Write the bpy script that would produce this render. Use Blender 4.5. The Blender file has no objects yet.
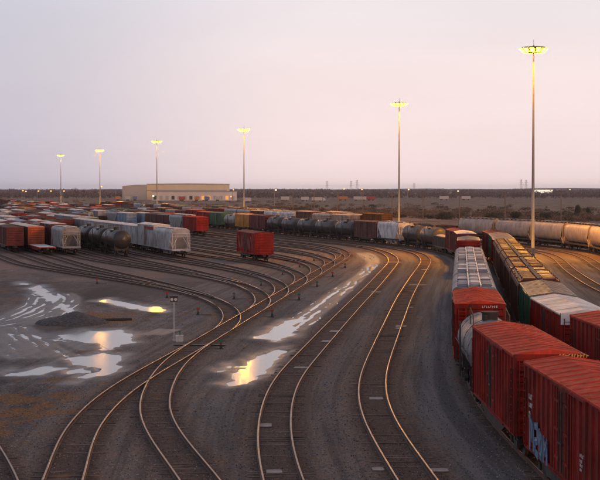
import bpy, math, random
import numpy as np
from mathutils import Vector, Matrix

random.seed(7)
np.random.seed(7)
SC = bpy.context.scene
COL = SC.collection
rad = math.radians

# ------------------------------------------------------------------ camera
CAM_H = 11.2
FPX = 1700.0                       # focal length in pixels of a 600 px wide frame
cam_d = bpy.data.cameras.new('camera')
cam = bpy.data.objects.new('camera', cam_d)
COL.objects.link(cam)
cam_d.sensor_width = 36.0
cam_d.lens = FPX / 600.0 * 36.0
cam_d.clip_start = 0.5
cam_d.clip_end = 60000.0
cam.location = (0, 0, CAM_H)
PITCH = math.atan(51.0 / FPX)      # horizon at row 189 of 480
cam.rotation_euler = (math.pi / 2 - PITCH, 0, 0)
SC.camera = cam

# ------------------------------------------------------------------ dusk sky and afterglow
SUN_EL, SUN_AZ = 7.0, 140.0        # low afterglow, behind the camera to the right
world = bpy.data.worlds.new('World')
SC.world = world
world.use_nodes = True
wn, wl = world.node_tree.nodes, world.node_tree.links
wn.clear()
w_out = wn.new('ShaderNodeOutputWorld')
w_bg = wn.new('ShaderNodeBackground')
w_tc = wn.new('ShaderNodeTexCoord')
w_sep = wn.new('ShaderNodeSeparateXYZ')
wl.new(w_tc.outputs['Generated'], w_sep.inputs[0])


def w_ramp(sock, stops):
    r = wn.new('ShaderNodeValToRGB')
    r.color_ramp.interpolation = 'EASE'
    e = r.color_ramp.elements
    while len(e) < len(stops):
        e.new(0.5)
    for k, (p, c) in enumerate(stops):
        e[k].position = p
        e[k].color = (c[0], c[1], c[2], 1)
    wl.new(sock, r.inputs[0])
    return r


w_mr = wn.new('ShaderNodeMapRange')
w_mr.inputs[1].default_value = -0.05
w_mr.inputs[2].default_value = 1.0
wl.new(w_sep.outputs['Z'], w_mr.inputs[0])
rampA = w_ramp(w_mr.outputs[0], [(0.0, (.92, .72, .71)), (0.05, (.93, .745, .745)), (0.10, (.90, .76, .775)), (0.158, (.81, .735, .79)), (0.36, (.44, .41, .48)), (1.0, (.22, .23, .30))])
rampB = w_ramp(w_mr.outputs[0], [(0.0, (.50, .46, .53)), (0.05, (.52, .49, .58)), (0.10, (.55, .53, .64)), (0.158, (.55, .55, .67)), (0.36, (.36, .36, .45)), (1.0, (.22, .23, .30))])
w_mr2 = wn.new('ShaderNodeMapRange')
w_mr2.interpolation_type = 'SMOOTHERSTEP'
w_mr2.inputs[1].default_value = -0.22
w_mr2.inputs[2].default_value = 0.05
wl.new(w_sep.outputs['X'], w_mr2.inputs[0])
w_mix = wn.new('ShaderNodeMix')
w_mix.data_type = 'RGBA'
wl.new(w_mr2.outputs[0], w_mix.inputs[0])
wl.new(rampB.outputs[0], w_mix.inputs[6])
wl.new(rampA.outputs[0], w_mix.inputs[7])
w_sky = wn.new('ShaderNodeTexSky')
w_sky.sky_type = 'NISHITA'
w_sky.sun_disc = False
w_sky.sun_elevation = rad(SUN_EL)
w_sky.sun_rotation = rad(SUN_AZ)
w_sky.air_density = 1.5
w_sky.dust_density = 2.0
w_add = wn.new('ShaderNodeMix')
w_add.data_type = 'RGBA'
w_add.blend_type = 'ADD'
w_add.inputs[0].default_value = 0.02
w_map = wn.new('ShaderNodeMapping')           # thin high cloud, barely there
w_map.inputs['Scale'].default_value = (5.0, 5.0, 26.0)
wl.new(w_tc.outputs['Generated'], w_map.inputs['Vector'])
w_noi = wn.new('ShaderNodeTexNoise')
w_noi.inputs['Scale'].default_value = 1.3
w_noi.inputs['Detail'].default_value = 6
w_noi.inputs['Roughness'].default_value = .55
wl.new(w_map.outputs[0], w_noi.inputs['Vector'])
w_cl = wn.new('ShaderNodeMapRange')
w_cl.inputs[1].default_value = .35
w_cl.inputs[2].default_value = .70
w_cl.inputs[3].default_value = .98
w_cl.inputs[4].default_value = 1.02
wl.new(w_noi.outputs[0], w_cl.inputs[0])
w_mul = wn.new('ShaderNodeMix')
w_mul.data_type = 'RGBA'
w_mul.blend_type = 'MULTIPLY'
w_mul.inputs[0].default_value = 1.0
wl.new(w_mix.outputs[2], w_mul.inputs[6])
wl.new(w_cl.outputs[0], w_mul.inputs[7])
wl.new(w_mul.outputs[2], w_add.inputs[6])
wl.new(w_sky.outputs[0], w_add.inputs[7])
wl.new(w_add.outputs[2], w_bg.inputs[0])
w_bg.inputs[1].default_value = 1.0
wl.new(w_bg.outputs[0], w_out.inputs[0])

sun_d = bpy.data.lights.new('sun', 'SUN')
sun_d.energy = 0.85
sun_d.angle = rad(14)
sun_d.color = (1.0, 0.46, 0.22)
sun = bpy.data.objects.new('sun', sun_d)
COL.objects.link(sun)
_az = rad(SUN_AZ)
_sv = Vector((math.sin(_az) * math.cos(rad(SUN_EL)), math.cos(_az) * math.cos(rad(SUN_EL)), math.sin(rad(SUN_EL))))
sun.rotation_euler = (-_sv).to_track_quat('-Z', 'Y').to_euler()
sun.location = (60, -60, 60)

SC.view_settings.view_transform = 'Standard'
SC.view_settings.look = 'None'
SC.view_settings.gamma = 1.0
SC.view_settings.exposure = 0.0
SC.view_settings.use_curve_mapping = False
SC.cycles.use_light_tree = True
SC.cycles.sample_clamp_indirect = 4.0
SC.cycles.max_bounces = 6
SC.cycles.diffuse_bounces = 3
SC.cycles.glossy_bounces = 3
SC.cycles.use_denoising = True


def at(px, py, z=0.0):
    """ground point seen at pixel (px, py) of the 600 x 480 picture"""
    d = Vector(((px - 300) / FPX, 1.0, -(py - 240) / FPX))
    c, s = math.cos(PITCH), math.sin(PITCH)
    dy, dz = d.y * c + d.z * s, -d.y * s + d.z * c
    t = (z - CAM_H) / dz
    return (d.x * t, dy * t)


# ------------------------------------------------------------------ materials
MATS = {}


def new_mat(name):
    m = bpy.data.materials.new(name)
    m.use_nodes = True
    nt = m.node_tree
    b = nt.nodes['Principled BSDF']
    return m, nt.nodes, nt.links, b


def setin(node, key, val):
    if key in node.inputs:
        node.inputs[key].default_value = val


def mixc(N, L, fac, a, b, mode='MIX'):
    x = N.new('ShaderNodeMix')
    x.data_type = 'RGBA'
    x.blend_type = mode
    for idx, v in ((0, fac), (6, a), (7, b)):
        if hasattr(v, 'links'):
            L.new(v, x.inputs[idx])
        elif idx == 0:
            x.inputs[0].default_value = v
        else:
            x.inputs[idx].default_value = (v[0], v[1], v[2], 1)
    return x.outputs[2]


def noise(N, L, vec, scale, detail=4, rough=.55, dist=0.0):
    n = N.new('ShaderNodeTexNoise')
    n.inputs['Scale'].default_value = scale
    n.inputs['Detail'].default_value = detail
    n.inputs['Roughness'].default_value = rough
    n.inputs['Distortion'].default_value = dist
    if vec is not None:
        L.new(vec, n.inputs['Vector'])
    return n.outputs[0]


def mapr(N, L, v, a, b, c=0.0, d=1.0):
    r = N.new('ShaderNodeMapRange')
    r.inputs[1].default_value = a
    r.inputs[2].default_value = b
    r.inputs[3].default_value = c
    r.inputs[4].default_value = d
    L.new(v, r.inputs[0])
    return r.outputs[0]


def mapping(N, L, vec, scale=(1, 1, 1), loc=None):
    m = N.new('ShaderNodeMapping')
    m.inputs['Scale'].default_value = scale
    L.new(vec, m.inputs['Vector'])
    if loc is not None:
        L.new(loc, m.inputs['Location'])
    return m.outputs[0]


def bump(N, L, b, h, strength=.3, dist=.05):
    bp = N.new('ShaderNodeBump')
    bp.inputs['Strength'].default_value = strength
    bp.inputs['Distance'].default_value = dist
    L.new(h, bp.inputs['Height'])
    L.new(bp.outputs[0], b.inputs['Normal'])


def paint(name, col, rough=.5, grime=.55, rust=.35, spec=.4, metal=0.0):
    """weathered car paint: fading, vertical grime streaks, rust patches, soot low down is real dirt"""
    if name in MATS:
        return MATS[name]
    m, N, L, b = new_mat(name)
    tc = N.new('ShaderNodeTexCoord')
    oi = N.new('ShaderNodeObjectInfo')
    mul = N.new('ShaderNodeMath')
    mul.operation = 'MULTIPLY'
    mul.inputs[1].default_value = 37.0
    L.new(oi.outputs['Random'], mul.inputs[0])
    comb = N.new('ShaderNodeCombineXYZ')
    for k in range(3):
        L.new(mul.outputs[0], comb.inputs[k])
    v = mapping(N, L, tc.outputs['Object'], (1, 1, 1), comb.outputs[0])
    vs = mapping(N, L, tc.outputs['Object'], (2.2, 2.2, .22), comb.outputs[0])
    fade = mapr(N, L, noise(N, L, v, .6, 5), .3, .7)
    c0 = mixc(N, L, fade, [x * .62 for x in col], [min(1, x * 1.28 + .012) for x in col])
    st = mapr(N, L, noise(N, L, vs, 1.6, 6, .65), (.45), .68)
    stm = N.new('ShaderNodeMath')
    stm.operation = 'MULTIPLY'
    stm.inputs[1].default_value = grime
    L.new(st, stm.inputs[0])
    c1 = mixc(N, L, stm.outputs[0], c0, (.035, .028, .025))
    rp = mapr(N, L, noise(N, L, v, 1.7, 8, .7, .6), .60, .70)
    rm = N.new('ShaderNodeMath')
    rm.operation = 'MULTIPLY'
    rm.inputs[1].default_value = rust
    L.new(rp, rm.inputs[0])
    c2 = mixc(N, L, rm.outputs[0], c1, (.12, .045, .02))
    L.new(c2, b.inputs['Base Color'])
    rr = mapr(N, L, noise(N, L, v, 3.0, 4), .3, .7, max(.05, rough - .14), min(1, rough + .16))
    L.new(rr, b.inputs['Roughness'])
    setin(b, 'Specular IOR Level', spec)
    setin(b, 'Metallic', metal)
    bump(N, L, b, noise(N, L, v, 6, 4), .25, .02)
    MATS[name] = m
    return m


def plain(name, col, rough=.7, var=.3, scale=3.0, metal=0.0, emit=None, spec=.4):
    if name in MATS:
        return MATS[name]
    m, N, L, b = new_mat(name)
    tc = N.new('ShaderNodeTexCoord')
    n = mapr(N, L, noise(N, L, tc.outputs['Object'], scale, 5), .3, .7)
    L.new(mixc(N, L, n, [x * (1 - var) for x in col], [min(1, x * (1 + var)) for x in col]), b.inputs['Base Color'])
    b.inputs['Roughness'].default_value = rough
    setin(b, 'Metallic', metal)
    setin(b, 'Specular IOR Level', spec)
    if emit:
        b.inputs['Emission Color'].default_value = (emit[0], emit[1], emit[2], 1)
        b.inputs['Emission Strength'].default_value = emit[3]
    MATS[name] = m
    return m


P = {
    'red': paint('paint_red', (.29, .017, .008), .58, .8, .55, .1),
    'lit_roofred': paint('lit_roof_red', (.60, .060, .030), .7, .4, .3, .06),  # roof copy of the red, sky and lamp light put into its brighter colour
    'bright_red': paint('paint_bright_red', (.34, .017, .009), .55, .6, .35, .12),
    'maroon': paint('paint_maroon', (.13, .017, .016), .55, .5, .3, .3),
    'brown': paint('paint_brown', (.12, .040, .024), .6, .5, .4, .3),
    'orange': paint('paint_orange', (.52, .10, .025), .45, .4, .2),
    'yellow': paint('paint_yellow', (.52, .24, .035), .45, .35, .2),
    'green': paint('paint_green', (.025, .11, .045), .45, .5, .2),
    'silver': paint('paint_silver', (.34, .34, .35), .65, .35, .2, .12, .0),
    'grey': paint('paint_grey', (.31, .31, .32), .5, .22, .1),
    'white': paint('paint_white', (.70, .67, .65), .55, .16, .06, .2),
    'black': paint('paint_black', (.022, .021, .022), .42, .3, .2),
    'charcoal': paint('paint_charcoal', (.055, .05, .05), .45, .3, .3),
    'tan': paint('paint_tan', (.38, .30, .25), .45, .35, .1),
    'blue': paint('paint_pale_blue', (.25, .34, .45), .5, .4, .1),
    'darkblue': paint('paint_dark_blue', (.06, .09, .17), .5, .4, .1),
    'bronze': paint('paint_bronze', (.20, .085, .03), .75, .4, .3, .08),
    'roofgrey': paint('roof_dull_grey', (.19, .17, .165), .5, .5, .3),
    'roofdark': paint('roof_sooty', (.075, .06, .055), .6, .4, .4),
    'pale': paint('paint_pale_silver', (.50, .49, .49), .5, .2, .1, .3),
    'galv': paint('galvanised_roof', (.50, .47, .45), .38, .3, .25, .5, .35),
    'steelblue': paint('panel_blue_grey', (.12, .16, .23), .75, .3, .08, .05),
}
UNDER = paint('underframe_dirt', (.040, .032, .028), .75, .4, .5)
WHEEL = plain('wheel_steel', (.10, .075, .06), .45, .3, 4, .6)
GRATE = plain('running_board_steel', (.06, .05, .045), .6, .3, 5, .3)
MARK = plain('stencil_white', (.62, .58, .55), .6, .15)
MARKY = plain('stencil_yellow', (.6, .4, .1), .6, .15)

# ------------------------------------------------------------------ mesh helpers


class MB:
    def __init__(s):
        s.v, s.f, s.smooth = [], [], set()

    def add(s, vs, fs, smooth=False):
        o = len(s.v)
        s.v.extend(vs)
        for f in fs:
            if smooth:
                s.smooth.add(len(s.f))
            s.f.append(tuple(i + o for i in f))

    def box(s, x0, x1, y0, y1, z0, z1):
        s.add([(x0, y0, z0), (x1, y0, z0), (x1, y1, z0), (x0, y1, z0), (x0, y0, z1), (x1, y0, z1), (x1, y1, z1), (x0, y1, z1)],
              [(0, 3, 2, 1), (4, 5, 6, 7), (0, 1, 5, 4), (1, 2, 6, 5), (2, 3, 7, 6), (3, 0, 4, 7)])

    def cyl(s, p0, p1, r0, r1=None, n=10, caps=True, smooth=True):
        r1 = r0 if r1 is None else r1
        p0, p1 = Vector(p0), Vector(p1)
        d = (p1 - p0).normalized()
        a = d.orthogonal().normalized()
        b = d.cross(a)
        vs = []
        for p, r in ((p0, r0), (p1, r1)):
            for k in range(n):
                t = 2 * math.pi * k / n
                vs.append(tuple(p + (a * math.cos(t) + b * math.sin(t)) * r))
        s.add(vs, [(k, (k + 1) % n, n + (k + 1) % n, n + k) for k in range(n)], smooth)
        if caps:
            s.add(vs, [tuple(range(n - 1, -1, -1)), tuple(range(n, 2 * n))])

    def bar(s, p0, p1, w=.05):
        s.cyl(p0, p1, w * .7, n=4, smooth=False)

    def ext(s, prof, a, b, axis='y'):
        """extrude a closed 2D polygon; axis y: prof is (x,z); axis x: prof is (y,z)"""
        n = len(prof)
        if axis == 'y':
            vs = [(p[0], a, p[1]) for p in prof] + [(p[0], b, p[1]) for p in prof]
        elif axis == 'x':
            vs = [(a, p[0], p[1]) for p in prof] + [(b, p[0], p[1]) for p in prof]
        else:
            vs = [(p[0], p[1], a) for p in prof] + [(p[0], p[1], b) for p in prof]
        s.add(vs, [(k, (k + 1) % n, n + (k + 1) % n, n + k) for k in range(n)] + [tuple(range(n - 1, -1, -1)), tuple(range(n, 2 * n))])

    def loft(s, rings, smooth=True, caps=True):
        n = len(rings[0])
        vs = [p for r in rings for p in r]
        fs = []
        for i in range(len(rings) - 1):
            for k in range(n):
                fs.append((i * n + k, i * n + (k + 1) % n, (i + 1) * n + (k + 1) % n, (i + 1) * n + k))
        s.add(vs, fs, smooth)
        if caps:
            s.add(list(rings[0]) + list(rings[-1]), [tuple(range(n - 1, -1, -1)), tuple(range(n, 2 * n))])

    def mesh(s, name):
        me = bpy.data.meshes.new(name)
        me.from_pydata(s.v, [], s.f)
        if s.smooth:
            fl = np.zeros(len(s.f), dtype=bool)
            fl[list(s.smooth)] = True
            me.polygons.foreach_set('use_smooth', fl)
        me.materials.append(None)
        me.update()
        # consistent outward normals
        import bmesh
        bm = bmesh.new()
        bm.from_mesh(me)
        bmesh.ops.recalc_face_normals(bm, faces=bm.faces)
        bm.to_mesh(me)
        bm.free()
        return me


CACHE = {}


def cached(key, fn):
    if key not in CACHE:
        mb = MB()
        fn(mb)
        CACHE[key] = mb.mesh('_'.join(str(k) for k in key))
    return CACHE[key]


def ob(name, me, mat, parent=None, loc=(0, 0, 0), rotz=0.0, kind=None):
    o = bpy.data.objects.new(name, me)
    if isinstance(me, bpy.types.Mesh):
        if len(me.materials) == 0:
            me.materials.append(None)
        o.material_slots[0].link = 'OBJECT'
        o.material_slots[0].material = mat
    COL.objects.link(o)
    o.location = loc
    o.rotation_euler = (0, 0, rotz)
    if parent is not None:
        o.parent = parent
    if kind:
        o['kind'] = kind
    return o


def tag(o, label, cat, group=None):
    o['label'] = label
    o['category'] = cat
    if group:
        o['group'] = group
    return o


def empty(name, loc, rotz=0.0):
    o = bpy.data.objects.new(name, None)
    COL.objects.link(o)
    o.location = loc
    o.rotation_euler = (0, 0, rotz)
    o.empty_display_size = .3
    return o


# value noise for the terrain
_perm = np.random.RandomState(3).rand(512, 512)


def vnoise(x, y):
    xi, yi = np.floor(x).astype(int), np.floor(y).astype(int)
    fx, fy = x - xi, y - yi
    fx, fy = fx * fx * (3 - 2 * fx), fy * fy * (3 - 2 * fy)
    g = lambda a, b: _perm[a % 512, b % 512]
    return (g(xi, yi) * (1 - fx) + g(xi + 1, yi) * fx) * (1 - fy) + (g(xi, yi + 1) * (1 - fx) + g(xi + 1, yi + 1) * fx) * fy


def fbm(x, y, o=4, gain=.5):
    s, a, t = 0, 1.0, 0
    for k in range(o):
        s = s + a * vnoise(x * 2 ** k + 17.3 * k, y * 2 ** k + 5.1 * k)
        t += a
        a *= gain
    return s / t


def sstep(a, b, x):
    t = np.clip((x - a) / (b - a), 0, 1)
    return t * t * (3 - 2 * t)

# ------------------------------------------------------------------ track alignments, X as a function of Y
SL = 0.28
Y0, Y1 = 30.0, 1180.0
YG = np.arange(Y0, Y1 + .5, 1.0)


def body_x(c, y):
    return c - SL * (y - 280.0)


def gsmooth(x, sigma):
    k = int(sigma * 3)
    t = np.arange(-k, k + 1)
    w = np.exp(-.5 * (t / sigma) ** 2)
    w /= w.sum()
    a = x[0] - (x[1] - x[0]) * np.arange(k, 0, -1)
    b = x[-1] + (x[-1] - x[-2]) * np.arange(1, k + 1)
    return np.convolve(np.concatenate([a, x, b]), w, 'valid')


class Track:
    def __init__(s, y, x):
        s.y, s.x = y, x
        seg = np.hypot(np.diff(x), np.diff(y))
        s.s = np.concatenate([[0], np.cumsum(seg)])

    def X(s, y):
        return np.interp(y, s.y, s.x)

    def at_s(s, d):
        return float(np.interp(d, s.s, s.x)), float(np.interp(d, s.s, s.y))

    def s_of(s, y):
        return float(np.interp(y, s.y, s.s))


def thru(pts, c=None, sigma=7):
    py = [p[1] for p in pts]
    px = [p[0] for p in pts]
    ye = Y1 if c is not None else py[-1]
    y = np.arange(py[0], ye + .5, 1.0)
    if c is not None:
        yy = np.arange(py[-1] + 25, Y1 + 30, 20.0)
        py = py + list(yy)
        px = px + [body_x(c, q) for q in yy]
    return Track(y, gsmooth(np.interp(y, py, px), sigma))


T = {}
T['main_a'] = thru([(1.9, 30), (.3, 52), (-.85, 65.4), (-1.3, 78), (-1.2, 90), (-.75, 99.7), (.36, 111), (2.6, 135), (5.4, 164), (8.4, 194), (14, 254), (15, 273), (14.8, 297), (12.9, 319), (9.3, 337), (4.2, 354)], 24.6)
T['main_b'] = thru([(6.1, 30), (5.0, 52), (4.4, 65.4), (4.0, 73), (3.66, 82.4), (3.75, 90), (4.2, 99.7), (5.17, 111), (7.27, 135), (10.5, 171.5), (14.2, 209), (16.9, 235), (19.5, 261), (20.5, 288), (19.2, 307), (16.2, 325), (12.6, 342), (8, 357)], 29.0)
T['train_a'] = thru([(11.6, 30), (10.6, 52), (10.05, 68), (9.8, 80), (10.0, 92), (10.8, 104), (11.9, 116), (19.6, 197), (23, 232), (25.5, 260), (26, 282), (24.6, 303), (21.4, 325), (16.6, 345), (10, 366)], 33.3)
ta = T['train_a']
T['train_b'] = Track(ta.y, gsmooth(ta.x + 4.75 + 1.5 * (1 - sstep(76, 100, ta.y)), 6))
T['siding_a'] = thru([(24, 30), (28.0, 110), (31.5, 155), (33.6, 195), (36.4, 228), (41, 270), (42.4, 292), (41, 312), (37.4, 334), (31, 356)], 51)
sa = T['siding_a']
T['siding_b'] = Track(sa.y, gsmooth(sa.x + 4.7, 4))
T['hopper_road'] = Track(sa.y, gsmooth(sa.x + 9.6, 8))
T['back_road'] = Track(np.arange(400, Y1, 1.0), body_x(66.5, np.arange(400, Y1, 1.0)))

LADX = lambda y: -3.84 + .0928 * (y - 157.0)
lead = [(-6.5, 30), (-8.2, 52), (-9, 65.4), (-9.65, 71), (-10.07, 76.8), (-10.2, 82.4), (-10.04, 91.3), (-9.15, 102), (-8.1, 112), (LADX(121), 121), (LADX(200), 200), (LADX(272), 272)]
la = thru(lead, None, 5)
ye = 352.0


def hermite(ya, xa, ma, yb, xb, mb):
    y = np.arange(ya, yb + .01, 1.0)
    t = (y - ya) / (yb - ya)
    h = yb - ya
    return y, (2 * t ** 3 - 3 * t ** 2 + 1) * xa + (t ** 3 - 2 * t ** 2 + t) * h * ma + (-2 * t ** 3 + 3 * t ** 2) * xb + (t ** 3 - t ** 2) * h * mb


def branch(ya, c, yb, yend=Y1):
    y, x = hermite(ya, LADX(ya), .0928, yb, body_x(c, yb), -SL)
    y2 = np.arange(y[-1] + 1, yend, 1.0)
    return Track(np.concatenate([y, y2]), np.concatenate([x, body_x(c, y2)]))


y2, x2 = hermite(271.0, LADX(271), .0928, ye, body_x(19.9, ye), -SL)
y3 = np.arange(ye + 1, Y1, 1.0)
keep = la.y < 270.5
T['ladder'] = Track(np.concatenate([la.y[keep], y2, y3]), np.concatenate([la.x[keep], x2, body_x(19.9, y3)]))
T['lead_b'] = thru([(.6, 40), (-2.2, 55), (-4, 65.4), (-4.96, 70), (-6.07, 75.9), (-7.1, 82.4), (-7.66, 88.6), (-8.05, 98.7), (-8.0, 108), (-7.5, 117), (LADX(126), 126)], None, 4)
BODY = {}
for ya, yb, cs in ((131, 250, (-49.5, -45.0, -40.8)), (153, 268, (-36.6, -32.9, -29.3)), (170, 282, (-25.0, -20.6)), (192, 296, (-16.0, -10.6)),
                   (214, 312, (-6.2, -1.9)), (238, 330, (2.4, 6.7)), (259, 346, (11.1, 15.5))):
    for k, c in enumerate(reversed(cs)):
        name = 'body_%d' % round(c * 10)
        if k == 0:
            T[name] = branch(ya, c, yb)
        else:
            ys_ = ya + 13 + 14 * k
            x_ = float(prev.X(ys_))
            m_ = float(prev.X(ys_ + .5) - prev.X(ys_ - .5))
            y_, xx_ = hermite(ys_, x_, m_, yb + 4 * k, body_x(c, yb + 4 * k), -SL)
            yq = np.arange(y_[-1] + 1, Y1, 1.0)
            T[name] = Track(np.concatenate([y_, yq]), np.concatenate([xx_, body_x(c, yq)]))
        prev = T[name]
        BODY[c] = T[name]
# the spur that cuts the lower left corner
T['corner_spur'] = thru([(-7.6, 45), (-9.6, 56), (-11.75, 65.4), (-13.5, 72), (-15.8, 80), (-18.3, 88), (-24, 104)], None, 3)
EXTRA_GREEN = {}

# ------------------------------------------------------------------ puddle outlines
Z1 = lambda pts: [at(p[0] / 4, 270 + p[1] / 4) for p in pts]
PUD = [
    Z1([(235, 258), (330, 240), (480, 235), (535, 255), (520, 290), (430, 312), (380, 285), (300, 280), (240, 275)]),
    Z1([(262, 352), (400, 333), (500, 340), (460, 362), (465, 385), (430, 412), (365, 418), (395, 384), (300, 372)]),
    Z1([(425, 402), (370, 432), (305, 450), (330, 424)]),
    Z1([(55, 412), (120, 395), (200, 383), (240, 395), (170, 416), (80, 420)]),
    Z1([(255, 401), (330, 392), (345, 402), (280, 408)]),
    Z1([(10, 398), (40, 394), (45, 402), (15, 404)]),
    Z1([(105, 72), (160, 60), (205, 90), (230, 105), (222, 120), (262, 138), (300, 168), (262, 168), (228, 132), (180, 117), (150, 92)]),
    Z1([(75, 48), (105, 48), (108, 56), (80, 57)]),
    Z1([(380, 122), (430, 115), (510, 130), (570, 147), (610, 150), (600, 156), (500, 142), (430, 130)]),
    [at(x, y) for x, y in ((120, 301), (140, 305), (150, 306), (164, 307), (163, 311.5), (148, 310.5), (120, 306))],
    [at(x, y) for x, y in ((228, 384.5), (231, 374), (240, 366), (255, 356), (272, 349), (284, 346), (277, 358), (271, 367.5), (262, 375), (247, 382.5))],
    [at(x, y) for x, y in ((258, 337), (272, 326), (288, 320), (302, 317), (294, 327), (290, 336), (275, 341))],
    [at(x, y) for x, y in ((259, 359), (266, 352), (283, 346), (280, 351), (268, 359))],
    [at(x, y) for x, y in ((222, 368), (232, 364), (234, 366), (225, 370))],
]
RUT1 = [at(x, y) for x, y in ((283, 341), (300, 334), (322, 315), (345, 296), (365, 281), (378, 270), (382, 262), (374, 256.5), (358, 252.5), (342, 250))]
RUT2 = [at(x, y) for x, y in ((-60, 330), (2, 324), (20, 320), (38, 312), (52, 304), (54, 297), (46, 291))]
RUT3 = [at(x, y) for x, y in ((-60, 318), (0, 327), (16, 338), (30, 350), (44, 358), (60, 362))]
RUT4 = [at(x, y) for x, y in ((30, 332), (55, 338), (80, 341), (104, 351))]
RUT5 = [at(x, y) for x, y in ((150, 335), (160, 332), (172, 328))]


def seg_coords(px, py, poly):
    """distance to an open polyline and position along it"""
    best = np.full(px.shape, 1e9)
    lat = np.zeros(px.shape)
    t_at = np.zeros(px.shape)
    acc = 0.0
    for (ax, ay), (bx, by) in zip(poly[:-1], poly[1:]):
        dx, dy = bx - ax, by - ay
        ln = math.hypot(dx, dy)
        t = np.clip(((px - ax) * dx + (py - ay) * dy) / ln ** 2, 0, 1)
        qx, qy = px - (ax + t * dx), py - (ay + t * dy)
        d = np.hypot(qx, qy)
        m = d < best
        best = np.where(m, d, best)
        lat = np.where(m, (qx * dy - qy * dx) / ln, lat)
        t_at = np.where(m, acc + t * ln, t_at)
        acc += ln
    return best, lat, t_at / acc


def poly_sd(px, py, poly):
    """signed distance, positive inside"""
    n = len(poly)
    d = np.full(px.shape, 1e9)
    ins = np.zeros(px.shape, bool)
    for k in range(n):
        ax, ay = poly[k]
        bx, by = poly[(k + 1) % n]
        dx, dy = bx - ax, by - ay
        t = np.clip(((px - ax) * dx + (py - ay) * dy) / (dx * dx + dy * dy + 1e-9), 0, 1)
        # depth is foreshortened about tenfold here, so count it less
        d = np.minimum(d, np.hypot(px - (ax + t * dx), (py - (ay + t * dy)) * .35))
        c = ((ay > py) != (by > py)) & (px < (bx - ax) * (py - ay) / (by - ay + 1e-12) + ax)
        ins ^= c
    return np.where(ins, d, -d)


# ------------------------------------------------------------------ ground sheet
def geo(a, b, first, ratio):
    out, st, p = [], first, a
    sgn = 1 if b > a else -1
    while abs(p - a) < abs(b - a):
        p += sgn * st
        out.append(p)
        st *= ratio
    return out


xs = sorted(set(geo(-46, -9000, .8, 1.16) + list(np.arange(-46, 26.01, .24)) + geo(26, 9000, .5, 1.15)))
ys = sorted(set(geo(44, -900, 4, 1.5) + list(np.arange(44, 215, .5)) + list(np.arange(215, 420, 1.6)) + list(np.arange(420, 1000, 9)) + geo(1000, 12000, 16, 1.16)))
gx, gy = np.array(xs), np.array(ys)
GX, GY = np.meshgrid(gx, gy)
trk = np.full(GX.shape, 99.0)
for t in T.values():
    ok = (GY >= t.y[0]) & (GY <= t.y[-1])
    xt = np.interp(gy, t.y, t.x)[:, None]
    sl = np.interp(gy, t.y[:-1], np.diff(t.x))[:, None]
    d = np.abs(GX - xt) / np.sqrt(1 + sl ** 2)
    trk = np.where(ok, np.minimum(trk, d), trk)
near = (GY < 430) & (np.abs(GX) < 60)
rough = fbm(GX * .9, GY * .45, 4) - .5
open_ = sstep(1.2, 3.0, trk)
GZ = np.where(near, np.clip(rough, -.42, .5) * .085 * (.35 + .65 * open_), 0.0)
GZ += np.where(near, (1 - sstep(1.0, 2.4, trk)) * .035, 0)
wet = np.zeros(GX.shape)
wn1 = fbm(GX * .8 + 40, GY * .45, 5, .6) - .5
for p in PUD:
    cx, cy = np.mean([q[0] for q in p]), np.mean([q[1] for q in p])
    sel = (np.abs(GX - cx) < 14) & (np.abs(GY - cy) < 45)
    sd = poly_sd(GX[sel], GY[sel], p)
    m = sstep(-.5, .6, sd + wn1[sel] * 2.0)
    GZ[sel] -= m * .12
    wet[sel] = np.maximum(wet[sel], sstep(-2.2, .3, sd + wn1[sel] * 1.6))
for r, hw, nr in ((RUT1, 2.6, 12), (RUT2, 3.2, 14), (RUT3, 3.0, 13), (RUT4, 1.9, 8), (RUT5, 1.2, 5)):
    cx, cy = np.mean([q[0] for q in r]), np.mean([q[1] for q in r])
    sel = (np.abs(GX - cx) < 30) & (np.abs(GY - cy) < 120) & near
    d, lat, tt = seg_coords(GX[sel], GY[sel], r)
    rl = sum(math.hypot(b_[0] - a_[0], b_[1] - a_[1]) for a_, b_ in zip(r[:-1], r[1:]))
    al = tt * rl
    wob = (fbm(al * .11 + 9, lat * .25, 3) - .5) * 1.3
    prof = .5 + .5 * np.cos((lat + wob) / hw * math.pi * nr * .5)
    patch = sstep(.36, .58, fbm(lat * 1.1 + 3, al * .10 + 8, 4, .55))
    env = (1 - sstep(hw * .75, hw * 1.25, d)) * sstep(0.0, .06, tt) * (1 - sstep(.9, 1, tt)) * sstep(1.5, 2.3, trk[sel])
    GZ[sel] -= env * (prof ** 2 * (.095 if hw in (2.6, 3.2) else .066) * (.15 + patch) + .008)
    wet[sel] = np.maximum(wet[sel], env * .8)
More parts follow.
